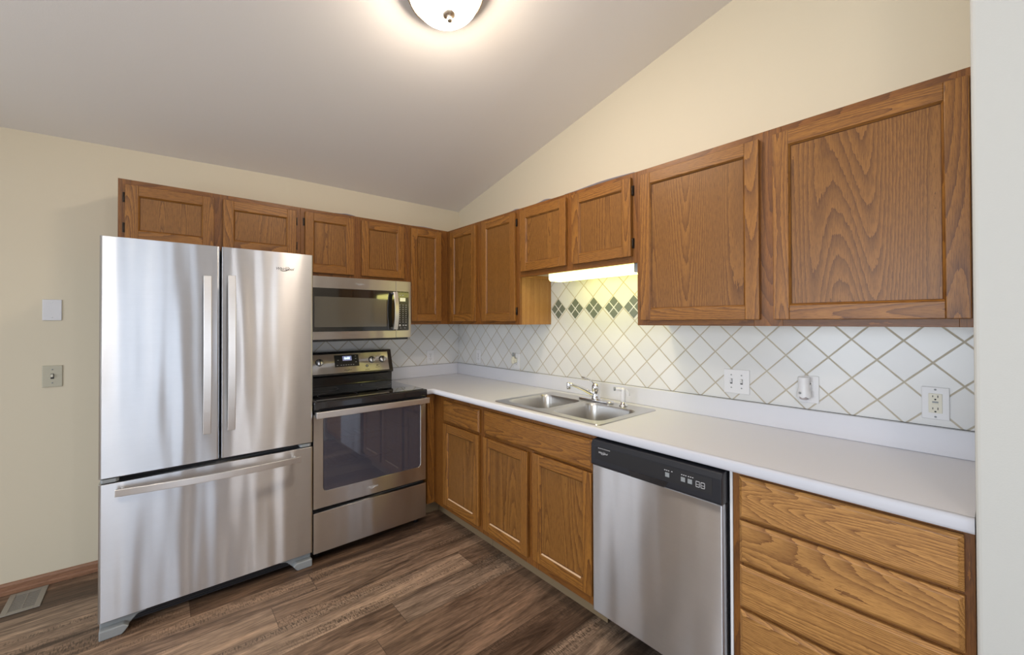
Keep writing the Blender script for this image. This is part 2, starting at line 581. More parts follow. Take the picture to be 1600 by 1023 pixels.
def thing(name, label, cat, loc, group=None):
    o = bpy.data.objects.new(name, None)
    COL.objects.link(o)
    o.empty_display_size = 0.05
    o.location = Vector(loc) * S
    o['label'] = label
    o['category'] = cat
    if group:
        o['group'] = group
    return o


def tag(o, label, cat, group=None):
    o['label'] = label
    o['category'] = cat
    if group:
        o['group'] = group
    return o


def structure(o):
    o['kind'] = 'structure'
    return o


def lettering(name, text, size, loc, right, up, mat, parent, thick=0.02, shear=0.0):
    """raised lettering as a mesh; loc is the centre of the line of text"""
    cu = bpy.data.curves.new(name, 'FONT')
    cu.body = text
    cu.size = size
    cu.align_x = 'CENTER'
    cu.align_y = 'CENTER'
    cu.extrude = thick
    cu.shear = shear
    tmp = bpy.data.objects.new(name, cu)
    COL.objects.link(tmp)
    dg = bpy.context.evaluated_depsgraph_get()
    me = bpy.data.meshes.new_from_object(tmp.evaluated_get(dg))
    bpy.data.objects.remove(tmp)
    r, u = Vector(right).normalized(), Vector(up).normalized()
    n = r.cross(u)
    org = origin_of(parent)
    for v in me.vertices:
        p = Vector(loc) + r * v.co.x + u * v.co.y + n * v.co.z
        v.co = p * S - org
    me.materials.clear()
    me.materials.append(M[mat])
    return link(name, me, parent)


def brand(loc, w, right, up, mat, parent):
    """script brand mark with its swoosh ring"""
    lettering('brand_lettering', 'Whirlpool', w * 0.235, loc, right, up, mat, parent, 0.012, 0.25)
    r, u = Vector(right).normalized(), Vector(up).normalized()
    n = r.cross(u)
    pts = []
    for k in range(22):
        a = math.radians(150 + 300 * k / 21)
        pts.append(Vector(loc) + r * (w * 0.23 * math.cos(a) + w * .02) + u * (w * 0.115 * math.sin(a) + w * 0.05 * math.cos(a)) + n * 0.015)
    sc = [0.35 + math.sin(math.pi * k / 21) for k in range(22)]
    mb = MB()
    mb.tube([tuple(p) for p in pts], w * 0.012, mat, 6, sc, up=tuple(n))
    build('brand_ring', mb, parent)


class Marks(MB):
    """collects printed marks and links each one as a part of its own"""

    def add(self, verts, faces, mat, smooth=False):
        self.__dict__.setdefault('starts', []).append((len(self.v), len(self.f)))
        return MB.add(self, verts, faces, mat, smooth)

    def link_all(self, name, parent):
        st = self.starts + [(len(self.v), len(self.f))]
        for (i, k), (hi, j) in zip(st[:-1], st[1:]):
            one = MB()
            one.mats = [self.mats[self.m[k]]]
            one.v = self.v[i:hi]
            one.f = [tuple(a - i for a in f) for f in self.f[k:j]]
            one.m = [0] * (j - k)
            one.sm = self.sm[k:j]
            build(name, one, parent)


# ------------------------------------------------------------------ room shell
TOPZ = lambda y: 94.96 - 0.224 * y        # height of the sloped ceiling over a given y
RIDGE = -200.0
zr = TOPZ(RIDGE)
mb = MB()
mb.box(-232, 4, -302, 10, -3, 0, 'floor')
structure(build('floor', mb))

mb = MB()
mb.box(-231.9, -0.1, -301.9, -165, 0.0, 0.35, 'bounce_floor')  # made-up pale floor out of view, added to bounce light and brighten reflections
structure(build('floor_bounce_added', mb))

# back wall: a plane with the cooking run on it, veering slightly away left of the refrigerator
mb = MB()
for pts in ([(0, 0), (-56, 0), (-56, 9), (0, 9)], [(-56, 0), (-232, 9.0), (-232, 10), (-232, 14), (-56, 9)]):
    mb.prism(pts, 'wall', 0, 99, 'z')
structure(build('wall_back', mb))
mb = MB()
mb.prism([(9, 0), (9, TOPZ(9)), (-131.5, TOPZ(-131.5)), (-131.5, 0)], 'wall', 0, 4, 'x')
mb.prism([(-131.5, 0), (-131.5, TOPZ(-131.5)), (RIDGE, zr), (-302, zr - 20), (-302, 0)], 'wall_reflect_tan', 0, 4, 'x')  # unseen stretch, coloured tan for what the refrigerator reflects
structure(build('wall_right', mb))
mb = MB()
mb.box(-25.55, -0.02, -131.5, -125.27, 0, 122, 'wall_white')
structure(build('wall_partition', mb, bevel=0.35, seg=3))
# ceiling slab: rises from the back wall to a ridge, then falls
mb = MB()
mb.prism([(12, TOPZ(12)), (RIDGE, zr), (-304, zr - 20.4), (-304, zr - 16), (RIDGE, zr + 4), (12, TOPZ(12) + 4)], 'ceiling', -234, 4, 'x')
structure(build('ceiling', mb))
# left wall with a made-up window opening for the added daylight
mb = MB()
X0, X1 = -236, -232
mb.box(X0, X1, -302, -230, 0, zr, 'wall')
mb.box(X0, X1, -40, 12, 0, zr, 'wall')
mb.box(X0, X1, -230, -40, 0, 12, 'wall')
mb.box(X0, X1, -230, -40, 92, zr, 'wall')
structure(build('wall_left', mb))
mb = MB()
for y in (-232, -168, -104, -41):
    mb.box(-231.9, -230.5, y, y + 2.5, 12, 92, 'white')
mb.box(-231.9, -230.5, -232, -38.5, 10, 12.5, 'white'); mb.box(-231.9, -230.5, -232, -38.5, 91.5, 94, 'white')
structure(build('added_window_1', mb))
# front wall behind the camera, with made-up door and window openings for added light
mb = MB()
Y0, Y1 = -306, -302
for a, b_ in ((-236, -126), (-72, -36), (-30, 4)):
    mb.box(a, b_, Y0, Y1, 0, zr, 'wall_reflect_tan')
mb.box(-126, -72, Y0, Y1, 82, zr, 'wall_reflect_tan'); mb.box(-36, -30, Y0, Y1, 82, zr, 'wall_reflect_tan'); mb.box(-36, -30, Y0, Y1, 0, 20, 'wall_reflect_tan')
structure(build('wall_front', mb))
mb = MB()
for x in (-128, -96.5, -74):
    mb.box(x, x + 3, -301.8, -300, 0.2, 82, 'white')
mb.box(-128, -71, -301.8, -300, 80.5, 83, 'white')
structure(build('added_door_1', mb))
mb = MB()
for x in (-37.5, -30):
    mb.box(x, x + 1.5, -301.8, -300, 20, 82, 'white')
mb.box(-37.5, -28.5, -301.8, -300, 80.5, 82.5, 'white'); mb.box(-37.5, -28.5, -301.8, -300, 18.5, 20.5, 'white')
structure(build('added_window_2', mb))
mb = MB()
for x in (-184, -148):
    mb.box(x, x + 2, 1.0, 2.4, 0.2, 82, 'white')
mb.box(-184, -146, 1.0, 2.4, 80.5, 83, 'white')
structure(build('added_door_2', mb))  # frame of a made-up patio door round the added light
mb = MB()
for y in (-169, -140.5):
    mb.box(-1.2, -0.02, y, y + 2, 15, 86, 'white')
mb.box(-1.2, -0.02, -169, -138.5, 85, 87, 'white'); mb.box(-1.2, -0.02, -169, -138.5, 13, 15, 'white')
structure(build('added_window_3', mb))  # frame of a made-up side window, added with its light for reflections

# baseboard left of the refrigerator, following the wall
wy = lambda x: 0.0 if x > -56 else (-56 - x) * 9.0 / 176.0
mb = MB()
prof = [(0.0, 0.05), (0.62, 0.05), (0.62, 0.7), (0.42, 0.9), (0.42, 1.8), (0.25, 2.15), (0.0, 2.3)]
pl = [(-92.5, wy(-92.5)), (-231, wy(-231))]
V = []
for x, y in pl:
    for d, z in prof:
        V.append((x, y - 0.02 - d, z))
n = len(prof)
F = [(i, (i + 1) % n, (i + 1) % n + n, i + n) for i in range(n)] + [tuple(range(n)), tuple(range(2 * n - 1, n - 1, -1))]
mb.add(V, F, 'baseboard')
structure(build('baseboard_back', mb))

# tiled backsplash on both walls; accent diamonds set into the row above the sink
mb = MB()
mb.box(-0.3, -0.01, -125.24, -0.01, 39.0, 54.6, 'tile_right')
mb.box(-0.3, -0.01, -81.4, -46.9, 54.6, 66.9, 'tile_right')
for i in range(5):
    cy = -49.55 - 5.97 * i - (0.12 if i < 4 else -0.4)
    cz = 58.15
    hw, hh = 2.72, 2.86
    for (a, c) in ((0, 1), (0, -1), (1, 0), (-1, 0)):
        qy, qz = cy + a * hw * 0.5, cz + c * hh * 0.5
        w, h = hw * 0.5 * 0.86, hh * 0.5 * 0.86
        mb.prism([(qy - w, qz), (qy, qz - h), (qy + w, qz), (qy, qz + h)], 'accent', -0.3, -0.36, 'x')
structure(build('wall_tile_right', mb))
mb = MB()
mb.box(-58, -0.31, -0.3, -0.01, 36.0, 54.6, 'tile_back')
mb.box(-58, -26.2, -0.3, -0.01, 54.6, 56, 'tile_back')
structure(build('wall_tile_back', mb))

# ------------------------------------------------------------------ cabinets


def P(axis, a, d, z):
    """axis 'y': run on the right wall, a = y, d = distance out from the wall (x = -d);
       axis 'x': run on the back wall, a = x, y = -d"""
    return (-d, a, z) if axis == 'y' else (a, -d, z)


def abox(mb, axis, a0, a1, d0, d1, z0, z1, mat):
    if axis == 'y':
        mb.box(-d1, -d0, a0, a1, z0, z1, mat)
    else:
        mb.box(a0, a1, -d1, -d0, z0, z1, mat)


def frame_quads(mb, axis, a0, a1, z0, z1, d, ins, dep, mat_v, mat_h):
    """four mitred sloping strips round a rectangle (edge profile)"""
    O = [(a0, z0), (a1, z0), (a1, z1), (a0, z1)]
    I = [(a0 + ins, z0 + ins), (a1 - ins, z0 + ins), (a1 - ins, z1 - ins), (a0 + ins, z1 - ins)]
    for k in range(4):
        j = (k + 1) % 4
        v = [P(axis, O[k][0], d, O[k][1]), P(axis, O[j][0], d, O[j][1]), P(axis, I[j][0], d + dep, I[j][1]), P(axis, I[k][0], d + dep, I[k][1])]
        mb.add(v, [(0, 1, 2, 3)], mat_h if k % 2 == 0 else mat_v)


def door(parent, axis, a0, a1, z0, z1, d, hinge=None, label=None, sw=2.05, rw=2.1, name='door', panel_mat='oak_panel', vis=(True, True), worn=False):
    """recessed-panel door: two stiles, two rails, a chamfered inner bead, the panel, two hinges"""
    a0, a1 = min(a0, a1), max(a0, a1)
    hm = 'oak_y' if axis == 'y' else 'oak_x'
    T = 0.75
    mb = MB()
    # back slab edges and the four members, separated so that grain turns at the joints
    abox(mb, axis, a0, a0 + sw, d, d + T, z0, z1, 'oak_z')
    abox(mb, axis, a1 - sw, a1, d, d + T, z0, z1, 'oak_z')
    abox(mb, axis, a0 + sw, a1 - sw, d, d + T, z0, z0 + rw, hm)
    abox(mb, axis, a0 + sw, a1 - sw, d, d + T, z1 - rw, z1, hm)
    o = build(name, mb, parent, bevel=0.09, seg=2)
    if label:
        o['label'] = label
    mb = MB()
    i0, i1, k0, k1 = a0 + sw, a1 - sw, z0 + rw, z1 - rw
    abox(mb, axis, i0, i1, d + 0.12, d + 0.36, k0, k1, panel_mat)
    frame_quads(mb, axis, i0 + 0.005, i1 - 0.005, k0 + 0.005, k1 - 0.005, d + 0.70, 0.22, -0.26, 'oak_z', hm)
    frame_quads(mb, axis, i0 + 0.225, i1 - 0.225, k0 + 0.225, k1 - 0.225, d + 0.44, 0.06, -0.07, 'groove', 'groove')
    if worn:
        v = [P(axis, i0 + 0.5, d + 0.70, k0 + 0.02), P(axis, i1 - 0.4, d + 0.70, k0 + 0.02), P(axis, i1 - 0.5, d + 0.50, k0 + 0.21), P(axis, i0 + 0.6, d + 0.50, k0 + 0.21)]
        v += [tuple(Vector(p) + Vector(P(axis, 0, 0.02, 0.02))) for p in v]
        mb.add(v, [(0, 1, 2, 3), (4, 5, 6, 7), (0, 4, 5, 1), (1, 5, 6, 2), (2, 6, 7, 3), (3, 7, 4, 0)], 'oak_worn')
    build('door_panel', mb, o)
    if hinge:
        ha = a1 if hinge == '+' else a0
        s = 1 if hinge == '+' else -1
        for hz, ok in ((z1 - 2.6, vis[0]), (z0 + 2.6, vis[1])):
            if not ok:
                continue
            mb = MB()
            abox(mb, axis, ha + s * 0.04, ha + s * 0.42, d - 0.0, d + 0.10, hz - 1.0, hz + 1.0, 'bronze')
            c = P(axis, ha + s * 0.12, d + 0.22, 0)
            mb.lathe([(0.10, -0.95), (0.17, -0.9), (0.17, 0.9), (0.10, 0.95)], (c[0], c[1], hz), (0, 0, 1), 'bronze', 10)
            build('hinge', mb, o)
    return o


def slab_front(parent, axis, a0, a1, z0, z1, d, name, mat):
    a0, a1 = min(a0, a1), max(a0, a1)
    mb = MB()
    ins, T, e = 0.42, 0.78, 0.45
    O = [(a0, z0), (a1, z0), (a1, z1), (a0, z1)]
    I = [(a0 + ins, z0 + ins), (a1 - ins, z0 + ins), (a1 - ins, z1 - ins), (a0 + ins, z1 - ins)]
    v = [P(axis, a, d, z) for a, z in O] + [P(axis, a, d + e, z) for a, z in O] + [P(axis, a, d + T, z) for a, z in I]
    f = [(0, 1, 2, 3), (8, 9, 10, 11)]
    for k in range(4):
        j = (k + 1) % 4
        f += [(k, j, j + 4, k + 4), (k + 4, j + 4, j + 8, k + 8)]
    mb.add(v, f, mat)
    return build(name, mb, parent, bevel=0.06, seg=2)


def face_frame(parent, axis, a0, a1, z0, z1, d, bars_v, bars_h, sw=1.6):
    """frame of upright stiles and rails between depths d-0.75 and d; bars_v: [(a0,a1)], bars_h: [(a0,a1,z0,z1)]"""
    fh = 'oak_frame_y' if axis == 'y' else 'oak_frame_x'
    mb = MB()
    for b0, b1 in bars_v:
        abox(mb, axis, b0, b1, d - 0.75, d, z0, z1, 'oak_frame')
    for b0, b1, h0, h1 in bars_h:
        abox(mb, axis, b0, b1, d - 0.75, d - 0.01, h0, h1, fh)
    return build('face_frame', mb, parent, bevel=0.03, seg=1)


def carcass(parent, axis, a0, a1, z0, z1, d, bottom_up=0.0, side_mat='oak_side', top=True, back=0.35, under='under'):
    mb = MB()
    a0, a1 = min(a0, a1), max(a0, a1)
    f = d - 0.76
    abox(mb, axis, a0, a0 + 0.5, back, f, z0, z1, side_mat)
    abox(mb, axis, a1 - 0.5, a1, back, f, z0, z1, side_mat)
    abox(mb, axis, a0 + 0.5, a1 - 0.5, back, f, z0 + bottom_up, z0 + bottom_up + 0.5, under)
    if top:
        abox(mb, axis, a0 + 0.5, a1 - 0.5, back, f, z1 - 0.6, z1 - 0.1, 'oak_side')
    abox(mb, axis, a0 + 0.5, a1 - 0.5, back, back + 0.25, z0 + bottom_up + 0.5, z1 - 0.6, 'oak_side')
    return build('carcass', mb, parent)


def wall_cabinet(label, axis, a0, a1, z0, z1, doors, stiles, dz0, dz1, hinges, bottom_up=0.0, rails=None, vis=(True, True)):
    a0, a1 = min(a0, a1), max(a0, a1)
    t = thing('wall_cabinet', label, 'cabinet', P(axis, (a0 + a1) / 2, 0.3, z0))
    g = 0.02
    a0 += g; a1 -= g
    carcass(t, axis, a0, a1, z0, z1, 12, bottom_up)
    vb = [(max(a0, s0), min(a1, s1)) for s0, s1 in stiles]
    hb = [(vb[i][1], vb[i + 1][0], dz1 - 0.5, z1) for i in range(len(vb) - 1)] + [(vb[i][1], vb[i + 1][0], z0, dz0 + 0.5) for i in range(len(vb) - 1)]
    face_frame(t, axis, a0, a1, z0, z1, 12, vb, hb)
    for (d0, d1), h in zip(doors, hinges):
        door(t, axis, d0, d1, dz0, dz1, 12.03, h, vis=vis)
    return t


ZT = 84.15
# back-wall run, left to right
wall_cabinet('short oak wall cabinet with two doors above the refrigerator', 'x', -90.1, -56.1, 70.6, ZT,
             [(-89.0, -74.2), (-72.5, -57.2)], [(-90.1, -88), (-75.2, -71.5), (-58.2, -56.1)], 71.6, 83.0, ['-', '+'])
wall_cabinet('short oak wall cabinet with two doors directly above the microwave', 'x', -56.1, -26.1, 66.75, ZT,
             [(-55.1, -42.6), (-40.5, -27.7)], [(-56.1, -54.2), (-43.6, -39.5), (-28.7, -26.1)], 67.7, 83.2, ['-', '+'])
wall_cabinet('tall narrow oak wall cabinet with one door right of the microwave', 'x', -26.1, -12.05, 54, ZT,
             [(-25.4, -14.9)], [(-26.1, -24.4), (-15.9, -12.05)], 55.0, 83.3, ['+'])
# right-wall run, corner towards the partition
wall_cabinet('tall oak wall cabinet with two doors in the wall corner, its side panel lit yellow', 'y', -0.4, -46.9, 54, ZT,
             [(-14.4, -28.1), (-31.2, -45.7)], [(-46.9, -44.8), (-32.2, -27.1), (-14.9, -11.4)], 54.9, 83.3, [None, '-'])
wall_cabinet('short oak wall cabinet with two doors over the sink, lit tube light under it', 'y', -46.9, -81.4, 66.3, ZT,
             [(-47.8, -63.4), (-65.2, -80.4)], [(-81.4, -79.4), (-66.2, -62.4), (-48.8, -46.9)], 67.6, 83.2, ['+', '-'], bottom_up=0.8)
wall_cabinet('largest oak wall cabinet with two wide doors, beside the white partition wall', 'y', -81.4, -125.2, 54, ZT,
             [(-82.5, -103.1), (-105.0, -124.9)], [(-125.2, -123.9), (-106, -102.1), (-83.5, -81.4)], 55.0, 83.0, ['+', None])


def base_cabinet(label, axis, a0, a1, kick=True):
    a0, a1 = min(a0, a1), max(a0, a1)
    t = thing('base_cabinet', label, 'cabinet', P(axis, (a0 + a1) / 2, 12, 0))
    return t


ZB = 34.85
# corner base cabinet: filler beside the range, a drawer and a door
t = base_cabinet('oak base cabinet in the inner corner beside the range, one drawer over one door', 'y', -0.5, -47.0)
mb = MB()
mb.box(-23.2, -0.5, -46.95, -46.45, 4, ZB, 'oak_side')
mb.box(-23.2, -0.5, -46.45, -0.9, 4, 4.5, 'under')
mb.box(-26.3, -25.9, -22.9, -0.9, 4, ZB, 'oak_side')
mb.box(-25.9, -0.9, -0.9, -0.5, 4, ZB, 'oak_side')
mb.box(-0.9, -0.5, -46.45, -0.9, 4, ZB, 'oak_side')
build('carcass', mb, t)
mb = MB()
mb.box(-26.3, -24.02, -23.95, -23.2, 3.9, ZB, 'oak_z')
mb.box(-24.0, -23.25, -30.9, -23.95, 3.9, ZB, 'oak_frame')
mb.box(-24.0, -23.25, -46.95, -45.2, 3.9, ZB, 'oak_frame')
mb.box(-23.99, -23.25, -45.2, -30.9, 32.7, ZB, 'oak_frame_y')
mb.box(-23.99, -23.25, -45.2, -30.9, 26.2, 28.8, 'oak_frame_y')
mb.box(-23.99, -23.25, -45.2, -30.9, 3.9, 6.4, 'oak_frame_y')
build('face_frame', mb, t, bevel=0.03, seg=1)
slab_front(t, 'y', -46.1, -29.8, 27.9, 33.5, 24.02, 'drawer', 'oak_y')
door(t, 'y', -45.9, -29.7, 5.4, 27.3, 24.02, None, worn=True)
mb = MB()
mb.box(-21.2, -21.0, -46.95, -21.0, 0.05, 3.88, 'toekick')
mb.box(-26.3, -21.2, -21.2, -21.0, 0.05, 3.88, 'toekick')
build('toe_kick', mb, t)
# sink base
t = base_cabinet('oak base cabinet under the sink, wide false drawer front over two worn doors', 'y', -47.0, -80.8)
mb = MB()
mb.box(-23.2, -0.5, -80.75, -80.25, 4, ZB, 'oak_side')
mb.box(-23.2, -0.5, -47.55, -47.05, 4, ZB, 'oak_side')
mb.box(-23.2, -0.5, -80.25, -47.55, 4, 4.5, 'under')
mb.box(-0.9, -0.5, -80.25, -47.55, 4.5, ZB, 'oak_side')
build('carcass', mb, t)
mb = MB()
for b in ((-80.75, -78.9), (-65.8, -62.2), (-49.0, -47.05)):
    mb.box(-24.0, -23.25, b[0], b[1], 3.9, ZB, 'oak_frame')
for z0, z1 in ((3.9, 6.6), (26.5, 29), (33.0, ZB)):
    for b in ((-78.9, -65.8), (-62.2, -49.0)):
        mb.box(-23.99, -23.25, b[0], b[1], z0, z1, 'oak_frame_y')
build('face_frame', mb, t, bevel=0.03, seg=1)
slab_front(t, 'y', -80.1, -48.0, 28.1, 33.7, 24.02, 'drawer_front', 'oak_y')
door(t, 'y', -63.2, -47.8, 5.5, 27.4, 24.02, None, worn=True)
door(t, 'y', -80.0, -64.8, 5.8, 27.7, 24.02, '-', worn=True)
mb = MB()
mb.box(-21.2, -21.0, -80.75, -47.05, 0.05, 3.88, 'toekick')
build('toe_kick', mb, t)
# drawer base
t = base_cabinet('oak base cabinet with a stack of wide drawers beside the partition wall', 'y', -103.4, -125.2)
mb = MB()
mb.box(-23.2, -0.5, -103.95, -103.45, 4, ZB, 'oak_side')
mb.box(-23.2, -0.5, -125.2, -124.7, 4, ZB, 'oak_side')
mb.box(-23.2, -0.5, -124.7, -103.95, 4, 4.5, 'under')
mb.box(-0.9, -0.5, -124.7, -103.95, 4.5, ZB, 'oak_side')
build('carcass', mb, t)
mb = MB()
for b in ((-125.2, -123.4), (-105.6, -103.45)):
    mb.box(-24.0, -23.25, b[0], b[1], 3.9, ZB, 'oak_frame')
for z0, z1 in ((3.9, 6.6), (15.8, 17.6), (21.6, 23.4), (27.5, 29.3), (33.2, ZB)):
    mb.box(-23.99, -23.25, -123.4, -105.6, z0, z1, 'oak_frame_y')
build('face_frame', mb, t, bevel=0.03, seg=1)
for z0, z1 in ((28.7, 34.2), (22.9, 28.35), (17.05, 22.5), (5.6, 16.6)):
    slab_front(t, 'y', -124.5, -104.4, z0, z1, 24.02, 'drawer', 'oak_drawer')
mb = MB()
mb.box(-21.2, -21.0, -125.2, -103.45, 0.05, 3.88, 'toekick')
build('toe_kick', mb, t)

# ------------------------------------------------------------------ countertop (one L with a hole for the sink)
CT, CB = 36.1, 34.95
SX0, SX1, SY0, SY1 = -23.0, -4.4, -80.2, -51.0      # sink cut-out
t = thing('countertop', 'white laminate L-shaped countertop with rolled front edge and short upstand', 'countertop', (-12, -60, CB))
mb = MB()


# deck pieces round the hole (kept in a single mesh)
mb.box(-24.4, SX0, -125.2, -24.4, CB, CT, 'counter')
mb.box(SX0, SX1, -125.2, SY0, CB, CT, 'counter')
mb.box(SX0, SX1, SY1, -24.4, CB, CT, 'counter')
mb.box(SX1, -0.35, -125.2, -24.4, CB, CT, 'counter')
mb.box(-27.6, -0.35, -24.4, -0.35, CB, CT, 'counter')
build('deck', mb, t)
# rolled nose with a slight no-drip bead
nose = [(0.0, CB - 0.0), (0.62, CB - 0.28), (0.82, CB - 0.2), (0.90, CB + 0.1), (0.88, CT - 0.25), (0.78, CT - 0.02), (0.55, CT + 0.09), (0.3, CT + 0.06), (0.0, CT)]
mb = MB()
path = [(-24.4, -125.2), (-24.4, -24.4), (-27.6, -24.4)]
rows = []
for (x, y), (ox, oy) in zip(path, ((-1, 0), (-1, -1), (0, -1))):
    rows.append([(x + ox * d, y + oy * d, z) for d, z in nose])
V = [p for r in rows for p in r]
n = len(nose)
F = []
for i in range(2):
    for j in range(n):
        F.append((i * n + j, i * n + (j + 1) % n, (i + 1) * n + (j + 1) % n, (i + 1) * n + j))
F += [tuple(range(n)), tuple(range(3 * n - 1, 2 * n - 1, -1))]
mb.add(V, F, 'counter', True)
o = build('front_edge', mb, t)
o.data.polygons.foreach_set('use_smooth', [len(p.vertices) == 4 for p in o.data.polygons])
mb = MB()
mb.box(-1.15, -0.35, -125.2, -0.35, CT, 39.95, 'counter')
mb.box(-27.6, -1.15, -1.15, -0.35, CT, 39.95, 'counter')
build('upstand', mb, t, bevel=0.15, seg=3)
mb = MB()
mb.box(-0.42, -0.31, -125.2, -0.31, 39.95, 40.0, 'dark')
mb.box(-27.0, -0.42, -0.42, -0.31, 39.95, 40.0, 'dark')
build('caulk_line', mb, t)

# ------------------------------------------------------------------ double-bowl sink


def rrect(x0, x1, y0, y1, r, n=6):
    pts = []
    for cx, cy, a0 in ((x1 - r, y1 - r, 0), (x0 + r, y1 - r, 90), (x0 + r, y0 + r, 180), (x1 - r, y0 + r, 270)):
        for k in range(n + 1):
            a = math.radians(a0 + 90 * k / n)
            pts.append((cx + r * math.cos(a), cy + r * math.sin(a)))
    return pts


t = thing('kitchen_sink', 'double-bowl stainless steel drop-in sink set in the white countertop', 'sink', (-13.7, -65.6, CT))
bowls = [rrect(-21.6, -8.0, -64.6, -52.2, 2.3), rrect(-21.6, -8.0, -79.2, -66.6, 2.3)]
bm = bmesh.new()
outer = rrect(-23.5, -3.8, -80.7, -50.6, 0.9)
edges = []
for loop in [outer] + bowls:
    vs_ = [bm.verts.new((x, y, CT + 0.16)) for x, y in loop]
    for i in range(len(vs_)):
        edges.append(bm.edges.new((vs_[i], vs_[(i + 1) % len(vs_)])))
res = bmesh.ops.triangle_fill(bm, use_beauty=True, use_dissolve=True, edges=edges)
bm.verts.ensure_lookup_table()
mb = MB()
mb.add([tuple(v.co) for v in bm.verts], [tuple(v.index for v in f.verts) for f in bm.faces], 'steel_sink')
bm.free()
# rolled outer edge
mb2 = [(x, y, CT + 0.16) for x, y in outer]
oo = [(-13.65 + (x + 13.65) * 1.012, -65.65 + (y + 65.65) * 1.008, CT + 0.02) for x, y in outer]
n = len(outer)
mb.add(mb2 + oo, [(i, (i + 1) % n, (i + 1) % n + n, i + n) for i in range(n)], 'steel_sink', True)
build('rim', mb, t)
for L_ in bowls:
    cx = sum(p[0] for p in L_) / len(L_); cy = sum(p[1] for p in L_) / len(L_)
    mb = MB()
    prof = [(1.0, CT + 0.16), (0.985, CT - 0.05), (0.965, CT - 0.5), (0.93, CT - 4.5), (0.90, CT - 6.0), (0.82, CT - 6.75), (0.6, CT - 7.0), (0.25, CT - 7.1)]
    V, F = [], []
    n = len(L_)
    for s, z in prof:
        V += [(cx + (x - cx) * s, cy + (y - cy) * s, z) for x, y in L_]
    for i in range(len(prof) - 1):
        F += [(i * n + j, i * n + (j + 1) % n, (i + 1) * n + (j + 1) % n, (i + 1) * n + j) for j in range(n)]
    F.append(tuple(range((len(prof) - 1) * n, len(prof) * n)))
    mb.add(V, F, 'steel_sink', True)
    b = build('bowl', mb, t)
    mb = MB()
    mb.lathe([(2.0, 0.0), (2.1, 0.08), (1.7, 0.12), (1.5, 0.02), (0.4, 0.02)], (cx, cy, CT - 7.1), (0, 0, 1), 'chrome', 24)
    build('drain', mb, b)

# ------------------------------------------------------------------ faucet and sprayer
t = thing('faucet', 'chrome single-lever kitchen faucet on the sink deck between the bowls', 'faucet', (-5.9, -66.5, CT + 0.17))
mb = MB()
mb.prism(rrect(-7.0, -4.8, -71.3, -61.7, 1.05), 'chrome', CT + 0.18, CT + 0.65, 'z')
build('escutcheon', mb, t, bevel=0.2, seg=3)
mb = MB()
mb.lathe([(1.05, 0), (1.0, 0.4), (0.85, 0.8), (0.8, 2.0), (0.95, 2.3), (0.95, 3.0), (0.75, 3.5), (0.4, 3.75)], (-5.9, -66.5, CT + 0.6), (0, 0, 1), 'chrome', 24)
build('body', mb, t)
mb = MB()
b0 = Vector((-6.3, -66.2, CT + 1.6))
tip = Vector((-12.3, -64.1, CT + 4.5))
pts = []
for k in range(12):
    s = k / 11
    p = b0.lerp(tip, s)
    p.z += 0.25 * math.sin(s * math.pi)
    pts.append(tuple(p))
mb.tube(pts, 0.42, 'chrome', 14, [1.15 - 0.35 * k / 11 for k in range(12)])
mb.lathe([(0.40, 0.35), (0.46, 0.2), (0.46, -1.0), (0.40, -1.15)], tuple(tip + Vector((-0.2, .1, 0.0))), (0, 0, 1), 'chrome', 16)
build('spout', mb, t)
mb = MB()
pts = [(-5.9, -66.3, CT + 4.1), (-5.95, -65.7, CT + 4.5), (-6.0, -65.0, CT + 4.8), (-6.1, -64.3, CT + 5.2), (-6.2, -63.6, CT + 5.4), (-6.3, -62.9, CT + 5.45)]
mb.sweep(pts, [(0.38, -0.14), (0.38, 0.14), (-0.38, 0.14), (-0.38, -0.14)], 'chrome', scales=[1.1, 0.9, 0.8, 0.9, 1.4, 1.6])
build('lever', mb, t, bevel=0.08)
t = thing('side_sprayer', 'white pull-out side sprayer standing on the sink deck right of the faucet', 'sprayer', (-5.9, -73.9, CT + 0.17))
mb = MB()
mb.lathe([(0.95, 0), (0.9, 0.25), (0.6, 0.45), (0.55, 0.8)], (-5.9, -73.9, CT + 0.18), (0, 0, 1), 'chrome', 20)
build('holder', mb, t)
mb = MB()
mb.lathe([(0.42, 0.6), (0.52, 1.2), (0.58, 2.4), (0.48, 3.2), (0.5, 3.6), (0.3, 3.9)], (-5.9, -73.9, CT + 0.2), (0, 0, 1), 'white', 18)
mb.tube([(-5.9, -73.9, CT + 3.6), (-6.5, -73.2, CT + 3.85), (-7.0, -72.6, CT + 3.85)], 0.36, 'white', 12)
mb.sweep([(-5.5, -74.3, CT + 3.9), (-5.2, -74.8, CT + 3.2), (-5.2, -74.9, CT + 2.4)], [(0.25, -0.07), (0.25, 0.07), (-0.25, 0.07), (-0.25, -0.07)], 'white')
build('spray_body', mb, t)
mb = MB()
mb.lathe([(0.36, 0), (0.42, 0.1), (0.42, 0.4), (0.34, 0.42)], (-6.95, -72.66, CT + 3.85), (-0.65, 0.76, 0), 'grey', 14)
build('nozzle', mb, t)

# ------------------------------------------------------------------ refrigerator
FX0, FX1, FXM = -91.5, -57.0, -74.25
t = thing('refrigerator', 'stainless french-door refrigerator with a bottom freezer drawer, left of the range', 'refrigerator', (-74.2, -14, 0))
mb = MB()
mb.box(FX0 + 0.35, FX1 - 0.35, -24.2, -1.2, 1.6, 69.2, 'grey')
build('cabinet', mb, t, bevel=0.2)


